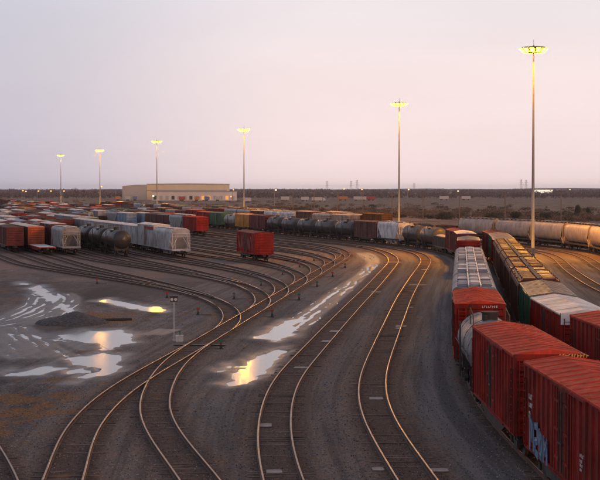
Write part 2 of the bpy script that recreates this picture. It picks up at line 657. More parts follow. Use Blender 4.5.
# mud / rusty grass / dark gravel road / far field
mud = sstep(.54, .70, fbm(GX * .09 + 11, GY * .045 + 3, 4)) * .6
mud = np.maximum(mud, (1 - sstep(1.2, 3.2, np.where(GY < 150, trk, 99))) * .9)
for (a, b, w) in ((248, 470, 20), (330, 458, 24), (395, 445, 14), (190, 395, 12)):
    qx, qy = at(a, b)
    mud = np.maximum(mud, np.exp(-((GX - qx) / 2.2) ** 2 - ((GY - qy) / 5.0) ** 2) * .9)
grass = np.zeros(GX.shape)
gn = fbm(GX * .9 + 70, GY * .4 + 9, 5, .6)
for (px_, py_, rx, ry, a) in ((15, 408, 3.0, 8, 1.15), (50, 402, 2.6, 5, 1.0), (100, 316, 3.2, 6, 1.3), (122, 320, 2.2, 4, 1.3), (60, 382, 3.8, 2.6, .8), (98, 381, 2, 2.2, .7),
                              (200, 313, 2.0, 4, .35), (70, 474, .8, 2.0, .7), (78, 442, .6, 2.2, .6), (12, 300, 4, 9, .35), (0, 290, 4, 12, .4), (262, 366, .5, 3, .4), (200, 376, .5, 3, .5), (186, 318, 1.2, 4, .4)):
    qx, qy = at(px_, py_)
    e = np.exp(-((GX - qx) / rx) ** 2 - ((GY - qy) / ry) ** 2)
    grass = np.maximum(grass, sstep(.35, .6, e * a * .6 + (gn - .5) * 1.7))
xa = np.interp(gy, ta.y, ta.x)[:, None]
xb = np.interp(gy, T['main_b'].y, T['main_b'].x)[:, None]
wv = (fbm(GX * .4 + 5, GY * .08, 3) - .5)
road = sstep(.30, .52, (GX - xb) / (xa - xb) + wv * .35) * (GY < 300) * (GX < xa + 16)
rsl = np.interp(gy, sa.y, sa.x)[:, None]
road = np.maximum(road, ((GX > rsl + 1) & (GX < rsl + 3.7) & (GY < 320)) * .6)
C = GX + SL * (GY - 280)
edge = fbm(GX * .02, GY * .01, 3) * 30
field = sstep(92, 104, C + edge - 15 - sstep(430, 330, GY) * 0) * (GY > 330)
field = np.maximum(field, sstep(75, 90, GX + edge - 15))
field = np.maximum(field, sstep(1180, 1300, GY))
field = np.maximum(field, sstep(-75, -95, C + edge * .4) * (GY > 240))
nv, nx, ny = GX.size, len(gx), len(gy)
co = np.stack([GX, GY, GZ], -1).reshape(-1, 3)
idx = np.arange(nv).reshape(ny, nx)
quads = np.stack([idx[:-1, :-1], idx[:-1, 1:], idx[1:, 1:], idx[1:, :-1]], -1).reshape(-1, 4)
gme = bpy.data.meshes.new('ground')
gme.vertices.add(nv)
gme.vertices.foreach_set('co', co.ravel())
gme.loops.add(quads.size)
gme.loops.foreach_set('vertex_index', quads.ravel())
gme.polygons.add(len(quads))
gme.polygons.foreach_set('loop_start', np.arange(0, quads.size, 4))
gme.polygons.foreach_set('use_smooth', np.ones(len(quads), bool))
gme.update(calc_edges=True)
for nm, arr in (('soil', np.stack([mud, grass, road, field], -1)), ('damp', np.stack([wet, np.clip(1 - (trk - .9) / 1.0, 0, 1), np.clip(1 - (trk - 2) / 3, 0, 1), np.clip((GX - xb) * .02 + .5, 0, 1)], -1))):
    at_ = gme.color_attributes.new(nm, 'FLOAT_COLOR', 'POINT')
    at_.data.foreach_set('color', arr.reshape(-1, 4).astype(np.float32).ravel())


def ground_mat():
    m, N, L, b = new_mat('yard_ground')
    tc = N.new('ShaderNodeTexCoord')
    v = tc.outputs['Object']
    a1 = N.new('ShaderNodeAttribute')
    a1.attribute_name = 'soil'
    a2 = N.new('ShaderNodeAttribute')
    a2.attribute_name = 'damp'
    s1 = N.new('ShaderNodeSeparateColor')
    s2 = N.new('ShaderNodeSeparateColor')
    L.new(a1.outputs['Color'], s1.inputs[0])
    L.new(a2.outputs['Color'], s2.inputs[0])
    vg = mapping(N, L, v, (1, .45, 1))
    vl = mapping(N, L, v, (.25, .05, 1))
    fine = noise(N, L, vg, 7.0, 6, .75)
    mid = noise(N, L, vg, 1.1, 6, .65)
    big = noise(N, L, vl, .6, 5, .6)
    grav = mixc(N, L, mapr(N, L, fine, .36, .66), (.052, .047, .048), (.41, .365, .36))
    grav = mixc(N, L, mapr(N, L, mid, .42, .66), grav, (.115, .090, .080))
    grav = mixc(N, L, mapr(N, L, big, .46, .62, 0, .6), grav, (.22, .19, .178))
    spk = noise(N, L, vg, 2.6, 8, .8, .3)
    grav = mixc(N, L, mapr(N, L, spk, .50, .36, 0, .7), grav, (.045, .036, .032))
    grav = mixc(N, L, mapr(N, L, spk, .60, .72, 0, .6), grav, (.42, .36, .33))
    vb = mapping(N, L, v, (.07, .022, 1))
    bigp = noise(N, L, vb, 1.0, 6, .65, .8)
    grav = mixc(N, L, mapr(N, L, bigp, 0.52, .40, 0, .8), grav, (.052, .046, .046))
    grav = mixc(N, L, mapr(N, L, bigp, .56, .68, 0, .5), grav, (.27, .24, .235))
    dkg = mixc(N, L, mapr(N, L, fine, .34, .68), (.044, .041, .042), (.235, .214, .212))
    grav = mixc(N, L, mapr(N, L, s2.outputs[2], 0, 1, 0, .85), grav, dkg)
    mudc = mixc(N, L, mapr(N, L, fine, .3, .7), (.16, .095, .062), (.42, .28, .185))
    mfac = N.new('ShaderNodeMath')
    mfac.operation = 'MULTIPLY'
    L.new(s1.outputs[0], mfac.inputs[0])
    L.new(mapr(N, L, mid, .30, .62), mfac.inputs[1])
    c = mixc(N, L, mfac.outputs[0], grav, mudc)
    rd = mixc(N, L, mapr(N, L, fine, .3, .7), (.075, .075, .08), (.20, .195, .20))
    spv = N.new('ShaderNodeSeparateXYZ')
    L.new(v, spv.inputs[0])
    lat = N.new('ShaderNodeMath')
    lat.operation = 'MULTIPLY'
    lat.inputs[1].default_value = 50.0
    L.new(a2.outputs['Alpha'], lat.inputs[0])
    cst = N.new('ShaderNodeCombineXYZ')
    L.new(lat.outputs[0], cst.inputs[0])
    L.new(spv.outputs['Y'], cst.inputs[1])
    vst = mapping(N, L, cst.outputs[0], (1.5, .03, 1))
    stn = noise(N, L, vst, 1.0, 5, .6, .4)
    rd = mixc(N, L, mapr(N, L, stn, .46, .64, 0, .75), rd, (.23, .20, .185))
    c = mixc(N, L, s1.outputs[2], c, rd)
    c = mixc(N, L, mapr(N, L, stn, .52, .40, 0, .5), c, (.05, .04, .036))
    c = mixc(N, L, mapr(N, L, stn, .58, .70, 0, .4), c, (.25, .20, .17))
    # oily ballast between the rails
    bal = mixc(N, L, mapr(N, L, fine, .3, .72), (.048, .030, .024), (.17, .098, .068))
    bf = N.new('ShaderNodeMath')
    bf.operation = 'MULTIPLY'
    L.new(s2.outputs[1], bf.inputs[0])
    L.new(mapr(N, L, mid, .25, .55, .6, 1.0), bf.inputs[1])
    c = mixc(N, L, bf.outputs[0], c, bal)
    gr = mixc(N, L, mapr(N, L, fine, .3, .7), (.13, .045, .010), (.40, .17, .035))
    gf = N.new('ShaderNodeMath')
    gf.operation = 'MULTIPLY'
    L.new(s1.outputs[1], gf.inputs[0])
    L.new(mapr(N, L, fine, .38, .56, .15, .95), gf.inputs[1])
    c = mixc(N, L, gf.outputs[0], c, gr)
    # dry winter field far behind the tracks
    vf = mapping(N, L, v, (.16, .02, 1))
    fld = mixc(N, L, mapr(N, L, noise(N, L, vf, 1.0, 8, .7), .36, .62), (.13, .074, .046), (.32, .20, .125))
    c = mixc(N, L, a1.outputs['Alpha'], c, fld)
    # damp soil is darker and smoother
    dk = mixc(N, L, .6, c, (.03, .026, .024))
    c = mixc(N, L, s2.outputs[0], c, dk)
    L.new(c, b.inputs['Base Color'])
    r1 = mapr(N, L, s2.outputs[0], .2, 1, .92, .30)
    L.new(r1, b.inputs['Roughness'])
    L.new(mapr(N, L, s2.outputs[0], .2, 1, .25, .5), b.inputs['Specular IOR Level'])
    bump(N, L, b, fine, .9, .08)
    return m


ground = ob('ground', gme, ground_mat(), kind='structure')

# ------------------------------------------------------------------ standing water


def water_mat():
    m, N, L, b = new_mat('puddle_water')
    tc = N.new('ShaderNodeTexCoord')
    b.inputs['Base Color'].default_value = (.030, .026, .024, 1)
    b.inputs['Roughness'].default_value = .12
    b.inputs['IOR'].default_value = 1.33
    setin(b, 'Specular IOR Level', .5)
    n = noise(N, L, mapping(N, L, tc.outputs['Object'], (1.5, .6, 1)), 1.6, 3, .5)
    bump(N, L, b, n, .12, .03)
    return m


WATER = water_mat()
WZ = -.052


def sheet(name, pts, z, mat, kind='structure'):
    mb = MB()
    n = len(pts)
    mb.add([(p[0], p[1], z) for p in pts], [tuple(range(n))])
    o = ob(name, mb.mesh(name), mat, kind=kind)
    return o


for k, p in enumerate(PUD):
    cx, cy = np.mean([q[0] for q in p]), np.mean([q[1] for q in p])
    sheet('puddle', [(cx + (q[0] - cx) * 1.15 + (.3 if q[0] > cx else -.3), cy + (q[1] - cy) * 1.15 + (.8 if q[1] > cy else -.8)) for q in p], WZ - .0013 * k, WATER)
for kr, (r, hw) in enumerate(((RUT1, 2.4), (RUT2, 2.6), (RUT3, 2.4), (RUT4, 1.5), (RUT5, 1.0))):
    mb = MB()
    vs, fs = [], []
    for k, (x, y) in enumerate(r):
        a, b_ = r[max(0, k - 1)], r[min(len(r) - 1, k + 1)]
        dx, dy = b_[0] - a[0], b_[1] - a[1]
        ln = math.hypot(dx, dy)
        nx_, ny_ = dy / ln * hw, -dx / ln * hw
        vs += [(x - nx_, y - ny_, WZ - .016 + .0013 * kr), (x + nx_, y + ny_, WZ - .016 + .0013 * kr)]
    mb.add(vs, [(2 * k, 2 * k + 1, 2 * k + 3, 2 * k + 2) for k in range(len(r) - 1)])
    ob('wheel_rut_water', mb.mesh('wheel_rut_water'), WATER, kind='structure')

# ------------------------------------------------------------------ rails and sleepers
RT = .23                                            # rail top above ground


def rail_mat():
    m, N, L, b = new_mat('rail_steel')
    geo_ = N.new('ShaderNodeNewGeometry')
    sp = N.new('ShaderNodeSeparateXYZ')
    L.new(geo_.outputs['Position'], sp.inputs[0])
    tc = N.new('ShaderNodeTexCoord')
    n = noise(N, L, tc.outputs['Object'], .8, 4)
    top = mapr(N, L, sp.outputs['Z'], RT - .012, RT - .004)
    rust = mixc(N, L, mapr(N, L, n, .35, .65), (.045, .024, .016), (.12, .055, .03))
    head = mixc(N, L, mapr(N, L, n, .3, .7), (.20, .105, .06), (.36, .20, .115))
    L.new(mixc(N, L, top, rust, head), b.inputs['Base Color'])
    L.new(mapr(N, L, top, 0, 1, .8, .38), b.inputs['Roughness'])
    L.new(mapr(N, L, top, 0, 1, 0, .85), b.inputs['Metallic'])
    return m


RAIL = rail_mat()
TIE = plain('sleeper_timber', (.12, .080, .062), .9, .8, .9)
PALE = plain('pale_board', (.33, .28, .25), .8, .35, 2.0)
DARKP = plain('dark_plate', (.03, .028, .028), .6, .3)


def make_rail(t, off, ya, yb, step):
    n = max(2, int((yb - ya) / step))
    y = np.linspace(ya, yb, n)
    x = t.X(y)
    sl = np.gradient(x, y)
    q = np.sqrt(1 + sl ** 2)
    nx_, ny_ = 1 / q, -sl / q                       # to the right of the heading
    mb = MB()
    # section: foot, web, head
    sec = [(-.075, .05), (-.025, .08), (-.04, RT - .045), (-.04, RT - .01), (-.03, RT), (.03, RT), (.04, RT - .01), (.04, RT - .045), (.025, .08), (.075, .05)]
    m = len(sec)
    vs = []
    for k in range(n):
        for (u, z) in sec:
            vs.append((x[k] + nx_[k] * (off + u), y[k] + ny_[k] * (off + u), z))
    fs = [(k * m + j, k * m + j + 1, (k + 1) * m + j + 1, (k + 1) * m + j) for k in range(n - 1) for j in range(m - 1)]
    mb.add(vs, fs)
    me = bpy.data.meshes.new('rail')
    me.from_pydata(mb.v, [], mb.f)
    me.materials.append(None)
    return me


def make_ties(t, ya, yb, rnd, skip=.0):
    vs, fs = [], []
    y = ya
    while y < yb:
        x = float(t.X(y))
        s = float(t.X(y + .5) - t.X(y - .5))
        q = math.sqrt(1 + s * s)
        n_ = (1 / q, -s / q)
        d_ = (s / q, 1 / q)
        if rnd.random() > skip:
            hl, hw, zt = 1.28 + rnd.uniform(-.06, .06), .115, .028 + rnd.uniform(-.03, .035)
            jx = rnd.uniform(-.05, .05)
            o = len(vs)
            for z in (-.05, zt):
                for a, b_ in ((-hl, -hw), (hl, -hw), (hl, hw), (-hl, hw)):
                    vs.append((x + n_[0] * (a + jx) + d_[0] * b_, y + n_[1] * (a + jx) + d_[1] * b_, z))
            fs += [tuple(o + i for i in f) for f in ((4, 5, 6, 7), (0, 1, 5, 4), (1, 2, 6, 5), (2, 3, 7, 6), (3, 0, 4, 7))]
        y += .58 * d_[1]
    me = bpy.data.meshes.new('sleepers')
    me.from_pydata(vs, [], fs)
    me.materials.append(None)
    return me


rnd = random.Random(5)
TRACK = {}
for name, t in T.items():
    root = empty('rail_track', (0, 0, 0))
    root['kind'] = 'structure'
    TRACK[name] = root
    ya, yb = max(t.y[0], 42.0), min(t.y[-1], 760.0)
    for off in (-.7525, .7525):
        ob('rail', make_rail(t, off, ya, yb, 1.6), RAIL, root)
    if ya < 330 and name not in ('back_road',):
        ob('sleepers', make_ties(t, ya, min(yb, 330.0), rnd, .3), TIE, root, kind='stuff')
# pale boards and plates lying between the rails
for name, px, py, w, ln in (('main_a', 376, 292.5, 1.3, 2.2), ('main_a', 336, 332, 1.25, 2.2), ('main_a', 326, 342, .8, 2.0), ('main_a', 301, 368.5, 1.15, 1.2), ('main_a', 265, 426.5, .8, 1.4), ('main_a', 274, 473, .8, 1.0), ('main_a', 394, 262.5, 2.5, 2.0),
                              ('main_b', 425, 270, 1.3, 2.6), ('main_b', 418, 285.5, 2.6, 1.6), ('main_b', 401, 327, 1.1, 2.2), ('main_b', 410, 308, .7, 1.5), ('main_b', 376, 399.5, .95, 1.4), ('main_b', 378, 470.5, .6, .9), ('main_b', 438, 471.5, 1.0, 1.0), ('main_b', 398, 329, .5, 1.5)):
    x, y = at(px, py)
    t = T[name]
    s = float(t.X(y + 1) - t.X(y - 1)) / 2
    mb = MB()
    pts = [(-.5, -.46), (-.2, -.5), (.3, -.48), (.5, -.4), (.48, .42), (.1, .5), (-.45, .44)]
    mb.ext([(p[0] * w * .8, p[1] * ln * .8) for p in pts], 0, .03, 'z')
    ob('crossing_board', mb.mesh('crossing_board'), PALE, TRACK[name], (x, y, .05), -math.atan(s))

# loose stones scattered on the yard, three tones
for tone, (nm, colr) in enumerate((('pale', (.32, .29, .27)), ('mid', (.17, .14, .13)), ('dark', (.07, .062, .06)))):
    rs = np.random.RandomState(50 + tone)
    n = 15000
    yy = 55 + 110 * rs.rand(n) ** 1.6
    xx = (rs.rand(n) * 2 - 1) * .19 * yy
    sz = .013 + .024 * rs.rand(n) ** 2
    base_ = np.array([(1, 0, 0), (-1, 0, 0), (0, 1, 0), (0, -1, 0), (0, 0, 1), (0, 0, -1)], float)
    # ground height under each stone
    ix = np.clip(np.searchsorted(gx, xx), 1, len(gx) - 1)
    iy = np.clip(np.searchsorted(gy, yy), 1, len(gy) - 1)
    zz = GZ[iy, ix]
    ok = wet[iy, ix] < .3
    xx, yy, zz, sz = xx[ok], yy[ok], zz[ok], sz[ok]
    n = len(xx)
    jit = .65 + .7 * rs.rand(n, 6, 3)
    V = base_[None] * sz[:, None, None] * jit + rs.randn(n, 6, 3) * sz[:, None, None] * .12
    V += np.stack([xx, yy, zz + .3 * sz], -1)[:, None, :]
    F = np.array([(0, 2, 4), (2, 1, 4), (1, 3, 4), (3, 0, 4), (2, 0, 5), (1, 2, 5), (3, 1, 5), (0, 3, 5)])
    FF = (F[None] + (np.arange(n) * 6)[:, None, None]).reshape(-1, 3)
    me = bpy.data.meshes.new('loose_stones')
    me.from_pydata(V.reshape(-1, 3).tolist(), [], FF.tolist())
    me.materials.append(None)
    ob('loose_stones', me, plain('stone_' + nm, colr, .9, .3, 2), kind='stuff')

# ------------------------------------------------------------------ freight cars (length along local Y, z = 0 at rail top)


def m_truck_frame(mb):
    for s in (-1, 1):
        pr = [(-1.15, .50), (-.95, .62), (-.45, .66), (-.3, .86), (.3, .86), (.45, .66), (.95, .62), (1.15, .50), (1.0, .36), (.55, .40), (.38, .22), (-.38, .22), (-.55, .40), (-1.0, .36)]
        mb.ext(pr, s * .98 - .07, s * .98 + .07, 'x')
        for k in (-.86, .86):
            mb.box(s * 1.07 - .06, s * 1.07 + .06, k - .14, k + .14, .34, .62)
        for k in (-.18, 0, .18):
            mb.cyl((s * .98, k, .3), (s * .98, k, .68), .085, n=6)
    mb.box(-1.1, 1.1, -.2, .2, .55, .85)
    for k in (-.86, .86):
        mb.cyl((-.8, k, .42), (.8, k, .42), .08, n=6)


def m_wheel(mb):
    mb.cyl((-.065, 0, 0), (.065, 0, 0), .42, n=18)
    mb.cyl((-.085, 0, 0), (-.065, 0, 0), .45, n=18)
    mb.cyl((.065, 0, 0), (.09, 0, 0), .2, n=10)


def m_truck_far(mb):
    m_truck_frame(mb)
    for sx in (-.75, .75):
        for k in (-.86, .86):
            mb.cyl((sx - .06, k, .42), (sx + .06, k, .42), .43, n=10)


def trucks(root, L, inset, lod):
    for s in (-1, 1):
        y = s * (L / 2 - inset)
        if lod == 0:
            t = ob('truck', cached(('truck',), m_truck_frame), UNDER, root, (0, y, 0))
            for sx in (-1, 1):
                for k in (-.86, .86):
                    w = ob('wheel', cached(('wheel',), m_wheel), WHEEL, t, (sx * .75, k, .43))
                    if sx > 0:
                        w.rotation_euler = (0, 0, math.pi)
        else:
            ob('truck', cached(('truck_far',), m_truck_far), UNDER, root, (0, y, 0))


def m_coupler(mb):
    mb.box(-.11, .11, -.5, .15, .72, .96)
    mb.box(-.18, .20, .1, .34, .68, 1.02)
    mb.box(.05, .2, .3, .5, .70, 1.0)


def couplers(root, L):
    for s in (-1, 1):
        ob('coupler', cached(('coupler',), m_coupler), UNDER, root, (0, s * (L / 2 + .1), 0), 0 if s > 0 else math.pi)


def m_ladder(h, w=.42, n=8):
    def f(mb):
        for s in (-1, 1):
            mb.box(-.03, .03, s * w / 2 - .025, s * w / 2 + .025, 0, h)
        for k in range(n):
            z = (k + .5) * h / n
            mb.box(-.02, .02, -w / 2, w / 2, z - .018, z + .018)
    return f


def m_underframe(L, W):
    def f(mb):
        mb.box(-.35, .35, -L / 2 + .05, L / 2 - .05, .72, 1.04)
        for s in (-1, 1):
            pr = [(-L / 2 + .3, 1.05), (L / 2 - .3, 1.05), (L / 2 - 3.2, .95), (L * .2, .62), (-L * .2, .62), (-L / 2 + 3.2, .95)]
            mb.ext(pr, s * (W / 2 - .12) - .05, s * (W / 2 - .12) + .05, 'x')
        mb.cyl((-.9, -1.2, .62), (-.9, .6, .62), .22, n=8)
    return f


def m_box_body(L, W, z0, z1, n, door, rib):
    def f(mb):
        w = W / 2 - .075
        mb.box(-w, w, -L / 2 + .06, L / 2 - .06, z0, z1)
        step = L / n
        for s in (-1, 1):
            a, b = sorted((s * w, s * (W / 2)))
            mb.box(a, b, -L / 2, L / 2, z0, z0 + .14)
            mb.box(a, b, -L / 2, L / 2, z1 - .12, z1)
            for k in range(n + 1):
                y = -L / 2 + step * k
                if abs(y) < door:
                    continue
                y = max(-L / 2 + .07, min(L / 2 - .07, y))
                mb.ext([(s * w, y - rib), (s * (W / 2), y - rib * .55), (s * (W / 2), y + rib * .55), (s * w, y + rib)], z0 + .14, z1 - .12, 'z')
            for q in (-1, 1):
                mb.box(a, b, q * (door + .05) - .06, q * (door + .05) + .06, z0 + .14, z1 - .12)
    return f


def m_box_end(W, z0, z1, n):
    """horizontally corrugated end wall, outer face at +y"""
    def f(mb):
        h = (z1 - z0) / n
        pts = []
        for k in range(n):
            z = z0 + k * h
            pts += [(.0, z), (.0, z + h * .28), (.085, z + h * .45), (.085, z + h * .72), (0, z + h * .9)]
        pts.append((0, z1))
        prof = [(-.05, z0)] + pts + [(-.05, z1)]
        mb.ext(prof, -W / 2 + .1, W / 2 - .1, 'x')
        for s in (-1, 1):
            mb.box(s * (W / 2 - .08) - .08, s * (W / 2 - .08) + .08, -.05, .07, z0, z1)
        mb.box(-W / 2, W / 2, -.04, .10, z1 - .12, z1 + .05)
    return f


def m_box_roof(L, W, ze, zp, n):
    def f(mb):
        e = W / 2 + .03
        mb.ext([(-e, ze - .05), (e, ze - .05), (e, ze + .02), (0, zp), (-e, ze + .02)], -L / 2 - .04, L / 2 + .04)
        for k in range(n + 1):
            y = -L / 2 + .1 + (L - .2) * k / n
            mb.ext([(-e + .05, ze + .02), (0, zp - .01), (e - .05, ze + .02), (e - .08, ze + .05), (0, zp + .03), (-e + .08, ze + .05)], y - .07, y + .07)
    return f


def m_box_door(w, h, n=3):
    def f(mb):
        mb.box(0, .05, -w / 2, w / 2, 0, h)
        for k in range(n):
            z = h * (k + .5) / n
            mb.box(.05, .085, -w / 2 + .05, w / 2 - .05, z - .05, z + .05)
        for y in (-w * .3, w * .3):
            mb.box(.05, .08, y - .03, y + .03, .02, h)
        for y in (-w / 2 + .04, w / 2 - .04):
            mb.box(.0, .08, y - .05, y + .05, 0, h)
    return f


def m_door_rods(h):
    def f(mb):
        for y in (-.25, .25):
            mb.cyl((.11, y, .1), (.11, y, h - .1), .025, n=6)
        mb.box(.09, .14, -.32, .32, h * .36, h * .36 + .06)
    return f


def m_brake(mb):
    mb.cyl((0, .08, 0), (0, .12, 0), .28, n=14)
    mb.cyl((0, 0, 0), (0, .1, 0), .06, n=6)
    mb.box(-.14, .14, 0, .06, -.5, -.15)


def m_marks(rows, seed, w=.12):
    def f(mb):
        r = random.Random(seed)
        z = 0
        for (n, s) in rows:
            y = 0
            for k in range(n):
                ww = s * r.uniform(.45, .75)
                mb.box(0, .006, y, y + ww * .35, z, z + s)
                mb.box(0, .006, y + ww * .35, y + ww, z + (s * .75 if r.random() < .5 else 0), z + s * (1 if r.random() < .5 else .25) + .02)
                y += s * .95
            z -= s * 1.55
    return f


def boxcar(loc, rz, body='red', roof=None, end=None, door=None, L=15.4, W=2.92, lod=1, tall=0.0, marks=0, fascia=None, dmul=1.0):
    root = empty('boxcar', loc, rz)
    z0, ze = 1.02, 4.28 + tall
    zp = ze + .24
    B = P[body]
    R = P[roof or ('lit_roofred' if body in ('red', 'bright_red') else body)]
    E = P[end or body]
    D = P[door or body]
    n = 16 if lod == 0 else 14
    ob('body', cached(('boxbody', L, W, ze, n), m_box_body(L, W, z0, ze, n, 1.45, .11)), B, root)
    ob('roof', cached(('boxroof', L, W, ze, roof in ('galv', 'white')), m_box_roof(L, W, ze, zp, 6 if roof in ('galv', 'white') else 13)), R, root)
    for s in (-1, 1):
        e = ob('end_wall', cached(('boxend', W, ze), m_box_end(W, z0, ze, 8)), E, root, (0, s * (L / 2), 0), 0 if s > 0 else math.pi)
        if fascia:
            ob('end_fascia', cached(('fascia', W), lambda mb: mb.box(-W / 2 + .02, W / 2 - .02, .09, .13, 0, .62)), P[fascia], e, (0, 0, ze - .56))
        if lod == 0:
            ob('ladder', cached(('ladder', 'e'), m_ladder(2.9)), E, e, (W / 2 - .42, .13, 1.15), math.pi / 2)
    for s in (-1, 1):
        d = ob('door', cached(('boxdoor', ze), m_box_door(2.6, ze - z0 - .3)), D, root, (s * (W / 2 - .05), 0, z0 + .15), 0 if s > 0 else math.pi)
        if lod == 0:
            ob('lock_rod', cached(('doorrods', ze), m_door_rods(ze - z0 - .3)), GRATE, d)
            ob('door_track', cached(('doortrack', L, ze), lambda mb: mb.box(.0, .11, -1.4, 4.3, -.13, -.06)), B, d)
            ob('door_track', cached(('doortrack2', L, ze), lambda mb: mb.box(.0, .13, -1.4, 4.3, ze - z0 - .28, ze - z0 - .19)), B, d)
            for q in (-1, 1):
                ob('ladder', cached(('ladder', 's'), m_ladder(2.6)), B, root, (s * (W / 2 + .03), q * (L / 2 - .38), 1.1))
    ob('underframe', cached(('under', L, W), m_underframe(L, W)), UNDER, root)
    trucks(root, L, 2.3, lod)
    couplers(root, L)
    if lod == 0:
        ob('brake_wheel', cached(('brake',), m_brake), UNDER, root, (-.7, L / 2 + .06, 2.6))
    if marks:
        for s in (-1, 1):
            mk = ob('stencil_marks', cached(('marks', marks), m_marks([(4, .2), (5, .17), (4, .1), (5, .1)], marks)), MARK, root, (s * (W / 2 + .002), -s * (L / 2 - 1.1), 3.0), 0 if s > 0 else math.pi)
            ob('stencil_marks', cached(('marks2', marks), m_marks([(6, .11), (5, .09), (6, .09), (4, .09)], marks + 50)), MARK, root, (s * (W / 2 + .002), s * (L / 2 - 4.6), 2.3), 0 if s > 0 else math.pi)
    return root


def hop_side(L, zb, zs, rnd_):
    return


def m_hop_body(L, W, shoulder, top):
    """trapezoid sides with sloped end sheets; shoulder height, then inclined to the roof"""
    def f(mb):
        zb = 1.25
        a, c = L / 2 - .55, L / 2 - 3.1
        w = W / 2
        rings = []
        prof = []
        k = 7
        for i in range(k + 1):
            t = i / k
            z = zb + (shoulder - zb) * t
            prof.append((w - .05 * (1 - t), z))
        for i in range(1, 5):
            t = i / 4 * math.pi / 2
            prof.append((w - (w * .26) * (1 - math.cos(t)), shoulder + (top - shoulder) * math.sin(t)))
        full = prof + [(-x, z) for x, z in reversed(prof)]

        def yend(z):
            return c + (a - c) * max(0, min(1, (z - zb) / (shoulder - .4 - zb)))
        r0 = [(x, -yend(z), z) for x, z in full]
        r1 = [(x, yend(z), z) for x, z in full]
        mb.loft([r0, r1], smooth=False, caps=True)
        m_ribs(L, W, 1.3, top - .6, 9)(mb)
    return f


def m_hop_round(L, W, top):
    def f(mb):
        zb = 1.2
        full = []
        n = 26
        for k in range(n):
            t = -math.pi * .5 + 2 * math.pi * (k + .5) / n
            x, z = math.cos(t), math.sin(t)
            e = .62
            x = math.copysign(abs(x) ** e, x) * W / 2
            z = (zb + top) / 2 + math.copysign(abs(z) ** .72, z) * (top - zb) / 2
            full.append((x, z))
        a, c = L / 2 - .45, L / 2 - 2.6

        def yend(z):
            return c + (a - c) * max(0, min(1, (z - zb) / 1.9))
        rings = [[(x, s * yend(z) * q, z) for x, z in full] for s, q in ((-1, 1), (-1, .5), (1, .5), (1, 1))]
        mb.loft(rings, smooth=True, caps=True)
    return f


def m_hop_frame(L, W, top):
    """end sills, corner posts, diagonals and grab rails of one end, outward = +y, origin mid car"""
    def f(mb):
        y1 = L / 2 - .12
        mb.box(-W / 2 + .05, W / 2 - .05, y1 - .12, y1 + .05, .95, 1.25)
        for s in (-1, 1):
            x = s * (W / 2 - .12)
            mb.box(x - .06, x + .06, y1 - .12, y1, 1.2, top - .7)
            mb.bar((x, y1 - .05, 1.3), (s * .25, y1 - 1.2, top - .9), .09)
            mb.bar((x, y1 - .06, 1.25), (x, y1 - 2.2, 3.0), .10)
            for k in range(7):
                z = 1.45 + k * .3
                mb.box(min(x, x - s * .45), max(x, x - s * .45), y1 - .03, y1 + .01, z, z + .035)
            mb.box(x - s * .45 - .03, x - s * .45 + .03, y1 - .1, y1, 1.2, top - .75)
        mb.box(-W / 2 + .1, W / 2 - .1, y1 - .9, y1 - .02, 1.20, 1.27)
        mb.box(-W / 2 + .1, W / 2 - .1, y1 - .12, y1 - .02, top - .8, top - .68)
    return f


def m_hop_bay(W):
    def f(mb):
        t, b = 1.9, .45
        r0 = [(-W / 2 + .12, -t, 1.55), (W / 2 - .12, -t, 1.55), (W / 2 - .12, t, 1.55), (-W / 2 + .12, t, 1.55)]
        r1 = [(-.75, -b, .48), (.75, -b, .48), (.75, b, .48), (-.75, b, .48)]
        mb.loft([r0, r1], smooth=False)
        mb.box(-.85, .85, -b - .1, b + .1, .36, .5)
    return f


def m_hop_sill(L, W):
    def f(mb):
        for s in (-1, 1):
            x = s * (W / 2 - .06)
            mb.box(x - .07, x + .07, -L / 2 + .15, L / 2 - .15, 1.0, 1.27)
        mb.box(-.3, .3, -L / 2 + .1, L / 2 - .1, .72, 1.04)
    return f


def m_ribs(L, W, z0, z1, n):
    def f(mb):
        for s in (-1, 1):
            for k in range(n):
                y = -L / 2 + 3.2 + (L - 6.4) * k / (n - 1)
                a, b = sorted((s * (W / 2 - .04), s * (W / 2 + .05)))
                mb.box(a, b, y - .06, y + .06, z0, z1)
    return f


def m_hatch(w, l, h=.1):
    def f(mb):
        mb.ext([(-w / 2, 0), (w / 2, 0), (w / 2, h * .6), (w / 2 - .06, h), (-w / 2 + .06, h), (-w / 2, h * .6)], -l / 2, l / 2)
        mb.box(-w / 2 - .05, w / 2 + .05, -.05, .05, h * .2, h + .03)
    return f


def m_walk(L, x, z):
    def f(mb):
        for s in (-1, 1):
            mb.box(s * x - .22, s * x + .22, -L / 2 + .3, L / 2 - .3, z, z + .04)
            for k in range(9):
                y = -L / 2 + .6 + (L - 1.2) * k / 8
                mb.box(s * x - .2, s * x + .2, y - .04, y + .04, z - .14, z)
        for q in (-1, 1):
            mb.box(-x, x, q * (L / 2 - .5) - .2, q * (L / 2 - .5) + .2, z + .003, z + .036)
    return f


